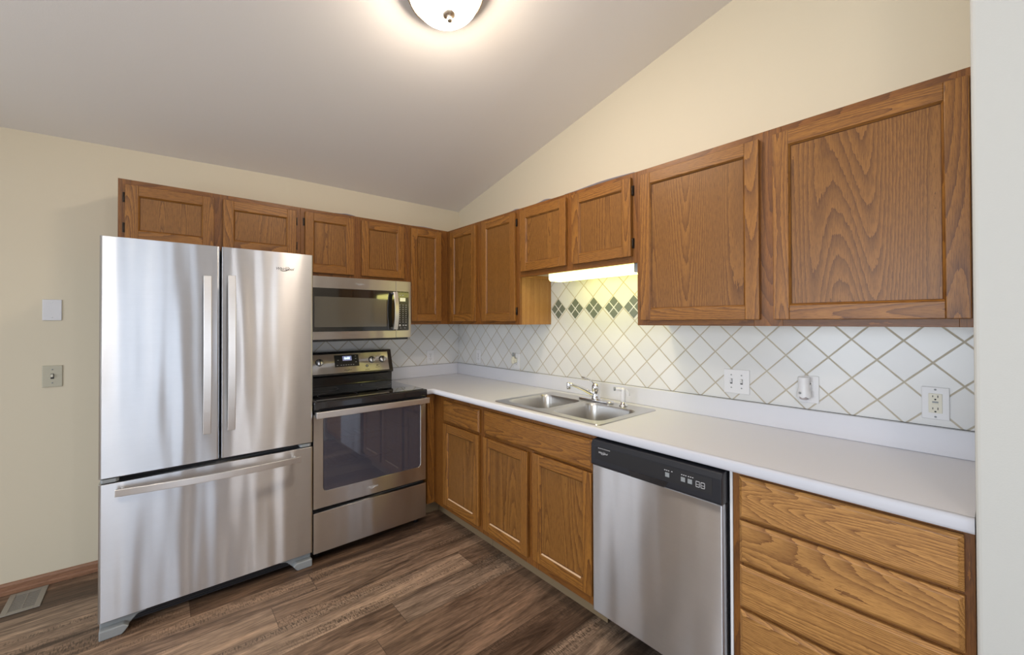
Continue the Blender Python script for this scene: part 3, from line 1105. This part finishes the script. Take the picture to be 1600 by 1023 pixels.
def fridge_front(name, x0, x1, z0, z1, y0=-24.5, y1=-27.0, mat='steel'):
    mb = MB()
    r = 0.35
    prof = [(x0, y0), (x1, y0), (x1, y1 + r)]
    for k in range(4):
        a = math.radians(90 * k / 3)
        prof.append((x1 - r + r * math.cos(a), y1 + r - r * math.sin(a)))
    for k in range(4):
        a = math.radians(90 + 90 * k / 3)
        prof.append((x0 + r + r * math.cos(a), y1 + r - r * math.sin(a)))
    prof.append((x0, y1 + r))
    mb.prism(prof, mat, z0, z1, 'z')
    return build(name, mb, t, bevel=0.06)


def bar_handle(parent, p0, p1, bow, w, th, out, mat='steel_handle', n=14, stand=1.6):
    """flat bowed bar with two stand-offs; out = outward direction"""
    p0, p1, out = Vector(p0), Vector(p1), Vector(out)
    pts = []
    for k in range(n + 1):
        s = k / n
        pts.append(tuple(p0.lerp(p1, s) + out * bow * (1 - (2 * s - 1) ** 2)))
    mb = MB()
    mb.sweep(pts, [(w / 2, -th / 2), (w / 2, th / 2), (-w / 2, th / 2), (-w / 2, -th / 2)], mat, up=tuple(out))
    for s in (0.03, 0.97):
        c = p0.lerp(p1, s)
        mb.tube([tuple(c - out * stand), tuple(c)], w * 0.3, mat, 10, up=(0.1, 0.2, 0.97))
    return build('handle', mb, parent, bevel=0.08)


dl = fridge_front('door', FX0, FXM - 0.17, 27.75, 69.9)
bar_handle(dl, (-76.55, -29.3, 33.5), (-76.55, -29.3, 63.7), 0.8, 1.25, 0.45, (0, -1, 0), stand=2.2)
dr = fridge_front('door', FXM + 0.17, FX1, 27.75, 69.9)
bar_handle(dr, (-72.65, -29.3, 33.6), (-72.65, -29.3, 64.0), 0.8, 1.25, 0.45, (0, -1, 0), stand=2.2)
brand((-62.8, -27.04, 66.35), 3.6, (1, 0, 0), (0, 0, 1), 'dark_print', dr)
dz = fridge_front('freezer_drawer', FX0, FX1, 3.0, 26.75)
bar_handle(dz, (-89.3, -29.3, 25.6), (-60.0, -29.3, 25.1), 1.1, 1.25, 0.45, (0, -1, 0), stand=2.2)
mb = MB()
mb.box(FX0 + 0.2, FX1 - 0.2, -24.4, -24.2, 1.7, 69.4, 'dark')
build('gasket', mb, t)
for x in (FX0 + 0.2, FX1 - 2.6):
    mb = MB()
    mb.prism([(x, -25.0), (x + 2.4, -25.0), (x + 2.4, -26.4), (x + 2.0, -26.8), (x + 0.3, -26.8), (x, -26.4)], 'grey', 26.9, 27.55, 'z')
    build('hinge_cover', mb, t, bevel=0.05)
for x in (FX0 - 0.15, FX1 - 1.0):
    mb = MB()
    mb.box(x, x + 1.15, -24.2, -21.5, 68.6, 69.75, 'grey')
    build('top_hinge_cover', mb, t, bevel=0.1)
mb = MB()
mb.box(FX0 + 3, FX1 - 3, -25.6, -24.45, 1.1, 2.85, 'black_matte')
for k in range(4):
    mb.box(FX0 + 3.2, FX1 - 3.2, -25.75, -25.6, 1.25 + 0.42 * k, 1.45 + 0.42 * k, 'charcoal')
build('grille', mb, t)
for s, x in ((1, FX0 + 0.15), (-1, FX1 - 0.15)):
    mb = MB()
    pr = [(x, 0.05), (x, 2.9), (x + s * 6.2, 2.9), (x + s * 6.2, 2.2), (x + s * 5.0, 2.0), (x + s * 4.2, 1.2), (x + s * 3.4, 0.3), (x + s * 3.0, 0.05)]
    mb.prism(pr, 'grey', -25.8, -24.3, 'y')
    pr = [(x, 0.05), (x, 1.7), (x + s * 3.2, 1.7), (x + s * 3.9, 1.2), (x + s * 3.2, 0.3), (x + s * 2.9, 0.05)]
    mb.prism(pr, 'grey', -27.2, -25.7, 'y')
    build('foot', mb, t, bevel=0.2, seg=3)

# ------------------------------------------------------------------ range
RX0, RX1 = -56.75, -28.1
t = thing('electric_range', 'freestanding stainless electric range with black glass cooktop between refrigerator and corner cabinet', 'range', (-42.4, -14, 0))
mb = MB()
mb.box(RX0, RX0 + 0.6, -24.5, -1.3, 1.2, 34.6, 'black_matte')
mb.box(RX1 - 0.6, RX1, -24.5, -1.3, 1.2, 34.6, 'black_matte')
mb.box(RX0 + 0.6, RX1 - 0.6, -2.0, -1.3, 1.2, 34.6, 'black_matte')
mb.box(RX0 + 0.6, RX1 - 0.6, -24.5, -2.0, 1.2, 12.6, 'black_matte')
mb.box(RX0 + 0.6, RX1 - 0.6, -24.5, -2.0, 33.4, 34.6, 'black_matte')
for x in (RX0 + 1, RX1 - 2.2):
    for y in (-23.5, -4):
        mb.lathe([(0.6, 0.02), (0.6, 1.3)], (x + 0.6, y, 0), (0, 0, 1), 'black_matte', 12)
build('cabinet', mb, t)
mb = MB()
mb.box(RX0 + 0.62, RX0 + 2.6, -24.4, -3, 12.62, 33.38, 'oven_liner')
mb.box(RX1 - 2.6, RX1 - 0.62, -24.4, -3, 12.62, 33.38, 'oven_liner')
mb.box(RX0 + 2.6, RX1 - 2.6, -4, -3, 12.62, 33.38, 'oven_liner')
mb.box(RX0 + 2.6, RX1 - 2.6, -24.4, -4, 12.62, 14.2, 'oven_liner')
mb.box(RX0 + 2.6, RX1 - 2.6, -24.4, -4, 32.6, 33.38, 'oven_liner')
build('oven_cavity', mb, t)
for rz in (20.2, 26.5):
    mb = MB()
    for yy in (-22.8, -6):
        mb.tube([(RX0 + 3, yy, rz), (RX1 - 3, yy, rz)], 0.13, 'chrome', 8)
    for k in range(17):
        x = RX0 + 3.4 + k * (RX1 - RX0 - 6.8) / 16
        mb.tube([(x, -22.8, rz + 0.1), (x, -6, rz + 0.1)], 0.08, 'chrome', 6)
    build('oven_rack', mb, t)
# oven door: frame with rounded window opening
DZ0, DZ1 = 12.1, 33.6
bm = bmesh.new()
win = rrect(-54.6, -29.7, 15.8, 33.0, 0.9)
outl = [(RX0, DZ0), (RX1, DZ0), (RX1, DZ1), (RX0, DZ1)]
edges = []
for loop in (outl, win):
    vs_ = [bm.verts.new((x, -26.4, z)) for x, z in loop]
    for i in range(len(vs_)):
        edges.append(bm.edges.new((vs_[i], vs_[(i + 1) % len(vs_)])))
bmesh.ops.triangle_fill(bm, use_beauty=True, use_dissolve=False, edges=edges)
r_ = bmesh.ops.extrude_face_region(bm, geom=list(bm.faces))
for v in [g for g in r_['geom'] if isinstance(g, bmesh.types.BMVert)]:
    v.co.y = -24.7
bm.verts.index_update()
mb = MB()
mb.add([tuple(v.co) for v in bm.verts], [tuple(v.index for v in f.verts) for f in bm.faces], 'steel_warm')
bm.free()
od = build('oven_door', mb, t, bevel=0.05, seg=1, angle=50)
mb = MB()
mb.prism(rrect(-54.55, -29.75, 15.85, 32.95, 0.85), 'oven_glass', -26.36, -26.1, 'y')
build('oven_window', mb, od)
mb = MB()
mb.prism([(y, z) for y, z in ((-28.75, 33.1), (-28.6, 33.05), (-28.1, 33.05), (-28.1, 34.5), (-28.65, 34.55), (-28.8, 34.45))], 'steel_handle', RX0 + 0.1, RX1 - 0.1, 'x')
for x in (RX0 + 0.15, RX1 - 1.35):
    mb.box(x, x + 1.2, -28.15, -26.38, 33.2, 34.4, 'steel_handle')
build('handle', mb, od, bevel=0.05)
brand((-43.0, -26.44, 13.9), 2.9, (1, 0, 0), (0, 0, 1), 'print', od)
mb = MB()
mb.box(RX0, RX1, -26.5, -24.6, 2.0, 11.2, 'steel_warm')
build('storage_drawer', mb, t, bevel=0.12)
mb = MB()
mb.box(RX0 + 0.1, RX1 - 0.1, -24.9, -24.55, 1.6, 33.4, 'dark')
mb.box(RX0 + 0.1, RX1 - 0.1, -26.1, -24.6, 33.75, 34.7, 'charcoal')
mb.v, mb.f, mb.m, mb.sm = mb.v[8:], [tuple(i - 8 for i in f) for f in mb.f[6:]], mb.m[6:], mb.sm[6:]
build('vent_strip', mb, t)
mb = MB()
mb.box(RX0 - 0.1, RX1 + 0.1, -27.2, -4.6, 34.75, 36.55, 'black')
build('cooktop_frame', mb, t, bevel=0.3, seg=3)
mb = MB()
mb.box(RX0 + 0.9, RX1 - 0.7, -26.3, -5.0, 36.56, 36.66, 'glasstop')
g = build('cooktop_glass', mb, t, bevel=0.03)
for (cx, cy, r) in ((-49.5, -20.5, 4.6), (-35.3, -20.5, 3.6), (-49.5, -10, 3.4), (-35.3, -10, 4.2)):
    mb = MB()
    prof = [(r - 0.06, 0.0), (r, 0.01), (r + 0.06, 0.0)]
    n = 40
    V = [(cx + rr * math.cos(2 * math.pi * k / n), cy + rr * math.sin(2 * math.pi * k / n), 36.665 + z) for rr, z in prof for k in range(n)]
    F = [(i * n + k, i * n + (k + 1) % n, (i + 1) * n + (k + 1) % n, (i + 1) * n + k) for i in range(2) for k in range(n)]
    mb.add(V, F, 'charcoal')
    build('burner_ring', mb, g)
# backguard
mb = MB()
mb.prism([(-1.35, 34.7), (-1.35, 45.9), (-2.6, 46.25), (-3.2, 46.2), (-5.3, 39.7), (-5.0, 39.35), (-4.2, 39.2), (-4.1, 36.7), (-4.5, 36.5), (-4.5, 34.7)], 'black', RX0 + 0.2, RX1 + 0.35, 'x')
bg = build('backguard', mb, t, bevel=0.12)
# the sloping steel fascia on the backguard
sl0, sl1 = Vector((0, -5.22, 40.0)), Vector((0, -3.30, 45.95))
fu = (sl1 - sl0).normalized()
fn = Vector((0, -fu.z, fu.y))


def fascia(x, s, out=0.0):
    p = sl0.lerp(sl1, s) + fn * out
    return Vector((x, p.y, p.z))


def fascia_plate(mb, x0, x1, s0, s1, o0, o1, mat):
    v = [fascia(x, s, o) for o in (o0, o1) for x, s in ((x0, s0), (x1, s0), (x1, s1), (x0, s1))]
    mb.add(v, [(0, 1, 2, 3), (7, 6, 5, 4), (0, 4, 5, 1), (1, 5, 6, 2), (2, 6, 7, 3), (3, 7, 4, 0)], mat)


mb = MB()
fascia_plate(mb, RX0 + 0.7, RX1 - 0.95, 0.02, 0.93, 0.02, 0.16, 'steel_warm')
build('control_fascia', mb, bg, bevel=0.06)
mb = MB()
fascia_plate(mb, -45.2, -38.2, 0.30, 0.86, 0.17, 0.24, 'charcoal')
build('clock_panel', mb, bg, bevel=0.06)
mb = MB()
fascia_plate(mb, -42.9, -40.3, 0.58, 0.80, 0.245, 0.26, 'lcd_blue')
build('clock_display', mb, bg)
lettering('clock_digits', '0:00', 0.95, fascia(-41.6, 0.69, 0.28), (1, 0, 0), fu, 'lcd_digit', bg, 0.005)
mb = Marks()
for x, s in ((-44.5, .38), (-43.4, .38), (-42.7, .38), (-42, .38), (-41.3, .38), (-40.6, .38), (-39.9, .38), (-39.1, .5), (-39.1, .66), (-39.1, .78), (-44.2, .62)):
    fascia_plate(mb, x - .18, x + .18, s - .012, s + .012, 0.245, 0.255, 'print')
mb.link_all('printed_mark', bg)
brand(fascia(-41.7, 0.14, 0.175), 2.3, (1, 0, 0), tuple(fu), 'dark_print', bg)
for x in (-53.6, -49.3, -34.3, -31.0):
    c = fascia(x, 0.56, 0.16)
    mb = MB()
    mb.lathe([(1.02, 0), (1.02, 0.12)], c, fn, 'charcoal', 28, smooth=False)
    mb.lathe([(0.92, 0.12), (0.90, 0.5), (0.84, 0.72), (0.80, 0.76)], c, fn, 'steel_handle', 28)
    a = fascia(x, 0.56, 0.9)
    for sgn in (0,):
        p0, p1 = a - fu * 0.78, a + fu * 0.78
        mb.sweep([p0, p1], [(0.12, -0.15), (0.12, 0.12), (-0.12, 0.12), (-0.12, -0.15)], 'black', up=tuple(fn))
    build('knob', mb, bg)
c = fascia(-35.9, 0.27, 0.16)
mb = MB()
mb.lathe([(0.42, 0), (0.40, 0.06), (0.3, 0.08)], c, fn, 'charcoal', 20)
mb.lathe([(0.26, 0.08), (0.24, 0.12)], c, fn, 'print', 20)
build('indicator', mb, bg)
mb = Marks()
fascia_plate(mb, -33.1, -32.4, 0.25, 0.29, 0.16, 0.17, 'dark_print')
fascia_plate(mb, -33.4, -32.1, 0.17, 0.19, 0.16, 0.17, 'dark_print')
fascia_plate(mb, -36.6, -35.2, 0.08, 0.10, 0.16, 0.17, 'dark_print')
mb.link_all('printed_mark', bg)

# ------------------------------------------------------------------ microwave
MX0, MX1, MXD = -56.0, -27.2, -31.8
t = thing('microwave', 'stainless over-the-range microwave mounted under the short cabinet', 'microwave', (-41.6, -0.4, 50.2))
mb = MB()
mb.box(MX0, MX1, -14.2, -0.4, 50.5, 66.65, 'grey')
build('case', mb, t, bevel=0.1)
mb = MB()
mb.box(MX0, MX1 - 0.8, -15.6, -0.6, 49.75, 50.45, 'black_matte')
for k in range(7):
    mb.box(MX0 + 3 + k * 3.2, MX0 + 5.4 + k * 3.2, -11, -6, 49.6, 49.75, 'grey')
build('bottom_vent', mb, t)
mb = MB()
gz0, gz1 = 52.35, 63.55
mb.box(MX0, MXD - 0.06, -16.0, -14.25, 50.3, gz0, 'steel_warm')
mb.box(MX0, MXD - 0.06, -16.0, -14.25, gz1, 66.5, 'steel_warm')
mb.box(MX0, MX0 + 1.2, -16.0, -14.25, gz0, gz1, 'steel_warm')
md = build('door', mb, t, bevel=0.05)
mb = MB()
mb.box(MX0 + 1.2, MXD - 0.06, -16.05, -14.25, gz0, gz1, 'mw_glass')
build('door_glass', mb, md, bevel=0.04)
mb = MB()
mb.box(MX0 + 2.2, -34.7, -16.09, -16.05, 53.5, 61.3, 'mw_screen')
build('window_screen', mb, md)
bar_handle(md, (-32.75, -17.5, 52.7), (-32.75, -17.5, 63.2), 1.0, 1.25, 0.4, (0, -1, 0), stand=1.5)
brand((-42.3, -16.03, 65.0), 2.6, (1, 0, 0), (0, 0, 1), 'print', md)
mb = MB()
mb.box(MXD, MX1, -16.0, -14.25, 50.3, 66.5, 'steel_warm')
cp = build('control_panel', mb, t, bevel=0.06)
mb = MB()
mb.prism(rrect(MXD + 0.1, MX1 - 0.75, 52.35, 63.55, 0.3), 'black', -16.08, -15.9, 'y')
kp = build('keypad', mb, cp)
mb = MB()
mb.box(-30.7, -29.0, -16.12, -16.09, 60.7, 61.7, 'lcd_green')
build('display', mb, cp)
mb = Marks()
for r in range(9):
    for c_ in range(3):
        x = -30.9 + c_ * 0.95
        z = 59.6 - r * 0.62
        if r in (0, 1, 2):
            mb.box(x, x + 0.42, -16.11, -16.085, z, z + 0.10, 'print')
        else:
            mb.box(x + 0.12, x + 0.28, -16.11, -16.085, z, z + 0.18, 'print')
mb.lathe([(0.28, 0), (0.28, 0.02)], (-30.7, -16.09, 53.8), (0, -1, 0), 'print', 16)
mb.box(-29.9, -29.4, -16.11, -16.085, 53.7, 53.95, 'print')
mb.box(-29.1, -28.6, -16.11, -16.085, 53.7, 53.95, 'print')
mb.box(-30.8, -30.4, -16.11, -16.085, 62.4, 62.5, 'print')
mb.box(-29.9, -29.7, -16.11, -16.085, 62.3, 62.6, 'print')
mb.box(-30.6, -30.3, -16.11, -16.085, 53.0, 53.1, 'print')
mb.box(-29.3, -29.0, -16.11, -16.085, 53.0, 53.1, 'print')
mb.link_all('printed_mark', cp)

# ------------------------------------------------------------------ dishwasher
t = thing('dishwasher', 'stainless dishwasher with black control strip between sink cabinet and drawer cabinet', 'dishwasher', (-13, -92, 0))
DY0, DY1 = -102.65, -80.95
mb = MB()
mb.box(-23.3, -1.2, -102.9, -81.0, 3.2, 34.4, 'charcoal')
build('tub', mb, t)
mb = MB()
mb.box(-25.6, -23.35, DY0, DY1, 4.6, 29.9, 'steel_dw')
dd = build('door', mb, t, bevel=0.15, seg=3)
mb = MB()
pr = [(-23.35, 29.95), (-25.75, 29.95), (-26.0, 30.2), (-26.0, 33.5), (-25.6, 34.25), (-23.35, 34.45)]
mb.prism([(x, z) for x, z in pr], 'charcoal', DY0 - 0.1, DY1, 'y')
cs = build('control_strip', mb, t, bevel=0.12, seg=3)
mb = MB()
mb.box(-26.03, -25.99, DY0 + 1.1, DY1 - 0.9, 31.15, 33.35, 'black_matte')
build('control_inlay', mb, cs)
mb = MB()
mb.prism([(-94.6, 30.05), (-88.9, 30.05), (-88.3, 31.0), (-95.2, 31.0)], 'black', -26.04, -25.9, 'x')
build('pull_pocket', mb, cs, bevel=0.02)
brand((-26.05, -83.5, 32.4), 1.9, (0, -1, 0), (0, 0, 1), 'print', cs)
for y in (-95.1, -97.5, -98.5):
    mb = MB()
    mb.box(-26.12, -26.03, y - 0.32, y + 0.32, 31.75, 32.4, 'grey')
    build('button', mb, cs, bevel=0.03)
mb = Marks()
for y in (-94.7, -95.0, -95.3, -95.8, -97.3, -97.6, -97.9, -98.3, -98.6, -98.9):
    mb.box(-26.05, -26.03, y - 0.09, y + 0.09, 32.66, 32.76, 'print')
for k in range(9):
    y = -82.6 - k * 0.28
    mb.box(-26.05, -26.03, y - 0.05, y + 0.05, 33.05, 33.2, 'print')
for y in (-99.6, -100.3):
    for z0, z1 in ((31.6, 31.68), (31.95, 32.0), (32.35, 32.43)):
        mb.box(-26.05, -26.03, y - 0.28, y + 0.28, z0, z1, 'print')
    mb.box(-26.05, -26.03, y - 0.28, y - 0.22, 31.6, 32.43, 'print')
    mb.box(-26.05, -26.03, y + 0.22, y + 0.28, 31.6, 32.43, 'print')
mb.link_all('printed_mark', cs)
mb = MB()
mb.box(-23.9, -23.5, -103.35, -103.0, 5.5, 34.6, 'gasket')
build('side_strip', mb, t)
mb = MB()
mb.box(-19.0, -18.6, -102.6, -81.2, 0.1, 3.1, 'black_matte')
build('kick_plate', mb, t)

# ------------------------------------------------------------------ ceiling light
axis_n = Vector((0, 0.224, 1)).normalized() * -1       # away from the sloped ceiling
LX, LY = -47.9, -68.6
LZ = TOPZ(LY) - 0.02
t = thing('ceiling_light', 'flush dome ceiling light with frosted glass, metal rim and finial', 'ceiling light', (LX, LY, LZ))
mb = MB()
mb.lathe([(4.0, 0.02), (6.2, 0.05), (6.55, 0.5), (6.4, 0.9), (6.5, 1.2), (6.25, 1.5), (6.3, 1.9), (6.15, 2.35), (5.95, 2.38), (5.75, 2.1)], (LX, LY, LZ), axis_n, 'nickel', 48)
build('rim', mb, t)
mb = MB()
prof = [(5.6, 2.0)]
for k in range(1, 13):
    a = math.radians(90 * k / 12)
    prof.append((5.6 * math.cos(a), 2.0 + 4.0 * math.sin(a)))
mb.lathe(prof, (LX, LY, LZ), axis_n, 'lamp_glass', 48)
build('lamp_shade', mb, t)
mb = MB()
mb.lathe([(1.05, 5.85), (1.0, 6.1), (0.55, 6.3), (0.3, 6.5), (0.28, 6.7), (0.42, 6.9), (0.40, 7.15), (0.2, 7.3)], (LX, LY, LZ), axis_n, 'nickel', 24)
build('finial', mb, t)

# ------------------------------------------------------------------ under-cabinet fluorescent
t = thing('under_cabinet_light', 'glowing fluorescent strip light fixed beneath the short cabinet over the sink', 'light', (-8.8, -69, 67.05))
mb = MB()
mb.box(-11.0, -6.4, -80.6, -56.2, 66.3, 67.05, 'white')
mb.box(-11.0, -6.4, -81.0, -80.0, 64.6, 67.05, 'grey')
build('housing', mb, t, bevel=0.05)
mb = MB()
mb.prism([(-10.95, 66.28), (-10.95, 65.1), (-10.5, 64.65), (-6.9, 64.65), (-6.45, 65.1), (-6.45, 66.28)], 'tube_lens', -79.95, -56.3, 'y')
build('lens', mb, t, bevel=0.1)

# ------------------------------------------------------------------ plates and outlets


def fplate(parent, name, axis, a, z, w, h, d0, d1, mat, bevel=0.05):
    mb = MB()
    abox(mb, axis, a - w / 2, a + w / 2, d0, d1, z - h / 2, z + h / 2, mat)
    return build(name, mb, parent, bevel=bevel)


def screw(parent, axis, a, z, d, mat='grey'):
    mb = MB()
    c = P(axis, a, d, z)
    n_ = (-1, 0, 0) if axis == 'y' else (0, -1, 0)
    mb.lathe([(0.13, 0), (0.12, 0.04), (0.05, 0.05)], c, n_, mat, 12)
    return build('screw', mb, parent)


def outlet(label, axis, a, z, d, w=2.8, h=4.5, mat='white', recept='white', gfci=False, group=None):
    t = thing('wall_outlet', label, 'outlet', P(axis, a, d, z), group)
    fplate(t, 'plate', axis, a, z, w, h, d, d + 0.2, mat, 0.08)
    if gfci:
        r = fplate(t, 'receptacle', axis, a, z, 1.35, 2.7, d + 0.18, d + 0.3, recept, 0.04)
        fplate(r, 'reset_button', axis, a, z + 0.17, 0.6, 0.22, d + 0.3, d + 0.36, 'grey', 0.02)
        fplate(r, 'test_button', axis, a, z - 0.17, 0.6, 0.22, d + 0.3, d + 0.36, recept, 0.02)
        cs_ = (0.85, -0.85)
        dd_ = d + 0.3
    else:
        cs_ = (0.78, -0.78)
        dd_ = d + 0.27
    for c_ in cs_:
        if not gfci:
            fplate(t, 'receptacle', axis, a, z + c_, 1.25, 1.1, d + 0.18, d + 0.27, recept, 0.08)
        mb = MB()
        for s_, hh in ((-0.25, 0.17), (0.25, 0.13)):
            abox(mb, axis, a + s_ - 0.04, a + s_ + 0.04, dd_, dd_ + 0.015, z + c_ + 0.12 - hh, z + c_ + 0.12 + hh, 'dark')
        cc = P(axis, a, dd_ - 0.003, z + c_ - 0.3)
        mb.lathe([(0.11, 0), (0.11, 0.018)], cc, (-1, 0, 0) if axis == 'y' else (0, -1, 0), 'dark', 12, smooth=False)
        build('slots', mb, t)
    if gfci:
        screw(t, axis, a, z + h / 2 - 0.35, d + 0.2); screw(t, axis, a, z - h / 2 + 0.35, d + 0.2)
    else:
        screw(t, axis, a, z, d + 0.2)
    return t


outlet('white duplex outlet on the back wall tile between range and corner', 'x', -11.9, 42.7, 0.31)
outlet('plain white outlet with nothing plugged in, on right wall tile nearest the corner', 'y', -12.9, 42.9, 0.31, w=2.5)
outlet('white outlet under the cabinet side panel with a small plug-in device in it', 'y', -32.6, 42.8, 0.31, w=2.7)
outlet('white outlet plate behind the white plug-in air freshener', 'y', -106.4, 43.35, 0.31, w=2.75)
outlet('ivory GFCI outlet in a white plate nearest the partition wall', 'y', -121.1, 43.2, 0.31, w=2.75, recept='ivory', gfci=True)

t = thing('plug_in_night_light', 'small ivory plug-in device with a dark tip on the outlet left of the sink', 'night light', (-0.6, -32.2, 43.4))
mb = MB()
mb.lathe([(0.5, 0), (0.62, 0.3), (0.55, 0.9), (0.7, 1.3), (0.45, 1.9), (0.35, 2.2)], (-1.35, -31.9, 42.0), (0, 0, 1), 'ivory', 18)
mb.box(-1.3, -0.6, -32.9, -31.6, 42.3, 43.6, 'ivory')
build('body', mb, t, bevel=0.1)
mb = MB()
mb.lathe([(0.3, 0), (0.33, 0.4), (0.3, 0.9), (0.15, 1.15)], (-1.35, -31.9, 44.2), (0, 0, 1), 'grey', 14)
build('bulb', mb, t)

t = thing('air_freshener', 'white plug-in air freshener with scalloped lower edge above the right counter', 'air freshener', (-0.6, -106.1, 43.5))
mb = MB()
n = 28
V, F = [], []
rows = [(0.82, 45.45), (0.86, 45.2), (0.78, 44.4), (0.80, 43.6), (0.98, 42.9)]
for i, (r, z) in enumerate(rows):
    for k in range(n):
        a = 2 * math.pi * k / n
        V.append((-1.5 + r * 0.8 * math.cos(a), -105.95 + r * math.sin(a), z + 0))
for k in range(n):
    a = 2 * math.pi * k / n
    V.append((-1.5 + 1.0 * 0.8 * math.cos(a), -105.95 + 1.05 * math.sin(a), 42.25 - 0.22 * abs(math.sin(a * 3.5))))
for i in range(5):
    F += [(i * n + k, i * n + (k + 1) % n, (i + 1) * n + (k + 1) % n, (i + 1) * n + k) for k in range(n)]
F.append(tuple(range(n)))
mb.add(V, F, 'white', True)
mb.box(-1.4, -0.6, -106.8, -105.2, 42.9, 44.2, 'white')
af = build('housing', mb, t)
mb = MB()
mb.lathe([(0.2, 0), (0.2, 0.03)], (-2.36, -105.6, 42.85), (-1, 0.25, -0.1), 'grey', 16)
build('vent_hole', mb, t)
mb = MB()
mb.lathe([(0.45, 0.0), (0.6, 0.1), (0.62, 0.9), (0.3, 1.1)], (-1.5, -105.95, 41.7), (0, 0, 1), 'paper', 18)
build('refill_bottle', mb, t)

t = thing('light_switch', 'double white toggle switch plate on the tile right of the sink', 'light switch', (-0.31, -95.05, 43.4))
fplate(t, 'plate', 'y', -95.05, 43.4, 4.5, 4.5, 0.31, 0.51, 'white', 0.08)
for s_ in (-0.9, 0.9):
    fplate(t, 'switch_bezel', 'y', -95.05 + s_, 43.4, 0.42, 0.95, 0.5, 0.53, 'dark', 0.01)
    mb = MB()
    mb.prism([(-0.5, 43.1), (-0.5, 43.7), (-0.95, 43.9), (-1.0, 43.65)], 'white', -95.05 + s_ - 0.16, -95.05 + s_ + 0.16, 'y')
    build('toggle', mb, t)
    screw(t, 'y', -95.05 + s_, 44.6, 0.51); screw(t, 'y', -95.05 + s_, 42.2, 0.51)
yw = wy(-100.6)
t = thing('blank_wall_plate', 'blank white wall plate left of the refrigerator, above the switch', 'wall plate', (-100.6, yw, 57.5))
fplate(t, 'plate', 'x', -100.9, 57.5, 2.8, 4.4, -yw + 0.05, -yw + 0.3, 'white', 0.08)
screw(t, 'x', -100.9, 59.1, -yw + 0.3, 'white'); screw(t, 'x', -100.9, 55.9, -yw + 0.3, 'white')
t = thing('light_switch', 'almond single toggle switch on the wall left of the refrigerator', 'light switch', (-100.6, yw, 43.6))
fplate(t, 'plate', 'x', -100.8, 43.5, 2.9, 4.5, -yw + 0.05, -yw + 0.3, 'almond', 0.08)
fplate(t, 'switch_bezel', 'x', -100.8, 43.5, 0.5, 1.1, -yw + 0.29, -yw + 0.33, 'dark', 0.01)
fplate(t, 'toggle', 'x', -100.8, 43.65, 0.34, 0.6, -yw + 0.3, -yw + 0.75, 'ivory', 0.04)
screw(t, 'x', -100.8, 44.9, -yw + 0.3); screw(t, 'x', -100.8, 42.1, -yw + 0.3)

# ------------------------------------------------------------------ floor register
t = thing('floor_register', 'tan metal floor vent register in the floor planks left of the refrigerator', 'floor vent', (-103.8, -5, 0))
mb = MB()
x0, x1, y0, y1 = -106.2, -101.0, -7.0, 1.3
for bx in ((x0, x0 + 0.9, y0, y1), (x1 - 0.9, x1, y0, y1), (x0 + 0.9, x1 - 0.9, y0, y0 + 0.9), (x0 + 0.9, x1 - 0.9, y1 - 0.9, y1)):
    mb.box(*bx, 0.02, 0.22, 'register')
build('frame', mb, t, bevel=0.06)
mb = MB()
mb.box(x0 + 0.9, x1 - 0.9, y0 + 0.9, y1 - 0.9, 0.02, 0.06, 'dark')
build('duct_opening', mb, t)
mb = MB()
k = y0 + 1.1
while k < y1 - 1.0:
    mb.box(x0 + 0.9, x1 - 0.9, k, k + 0.17, 0.08, 0.2, 'register')
    k += 0.5
mb.box((x0 + x1) / 2 - 0.06, (x0 + x1) / 2 + 0.06, y0 + 0.9, y1 - 0.9, 0.07, 0.19, 'register')
build('louvers', mb, t)

# ------------------------------------------------------------------ curled bits of liner paper lying on the cabinet tops


def liner(axis, a0, a1, d0, d1, lift, label, tri=False):
    n = 10
    V, F = [], []
    for i in range(n + 1):
        s = i / n
        a = a0 + (a1 - a0) * s
        z = ZT + 0.06 + lift * (math.sin(s * math.pi * 0.9) ** 2) * (0.5 + 0.5 * s)
        w = (1 - 0.75 * s) if tri else 1
        V.append(P(axis, a, d1, z)); V.append(P(axis, a, d1 - (d1 - d0) * w, ZT + 0.05 + (z - ZT) * 0.4))
        V.append(P(axis, a, d1, z + 0.05)); V.append(P(axis, a, d1 - (d1 - d0) * w, ZT + 0.10 + (z - ZT) * 0.4))
    for i in range(n):
        b = i * 4
        F += [(b, b + 4, b + 5, b + 1), (b + 2, b + 3, b + 7, b + 6), (b, b + 2, b + 6, b + 4), (b + 1, b + 5, b + 7, b + 3)]
    F += [(0, 1, 3, 2), (n * 4, n * 4 + 2, n * 4 + 3, n * 4 + 1)]
    mb = MB()
    mb.add(V, F, 'paper', True)
    o = build('shelf_liner', mb, base=P(axis, a0, d0, ZT + 0.05))
    tag(o, label, 'shelf paper')
    return o


liner('x', -47.5, -42.0, 7.0, 11.9, 0.35, 'curled liner paper edge on the cabinet above the microwave')
liner('x', -24.5, -17.5, 7.0, 11.9, 0.22, 'flat liner paper edge on the narrow cabinet right of the microwave')
liner('y', -43.0, -46.6, 7.0, 11.9, 0.3, 'small liner paper edge on the corner cabinet, nearest the sink cabinet')
liner('y', -53.0, -58.0, 7.0, 11.9, 0.45, 'dark curled liner scrap on the sink wall cabinet, left one', tri=True)
liner('y', -62.5, -80.8, 6.0, 11.95, 0.45, 'long pale liner paper sheet on the sink wall cabinet')
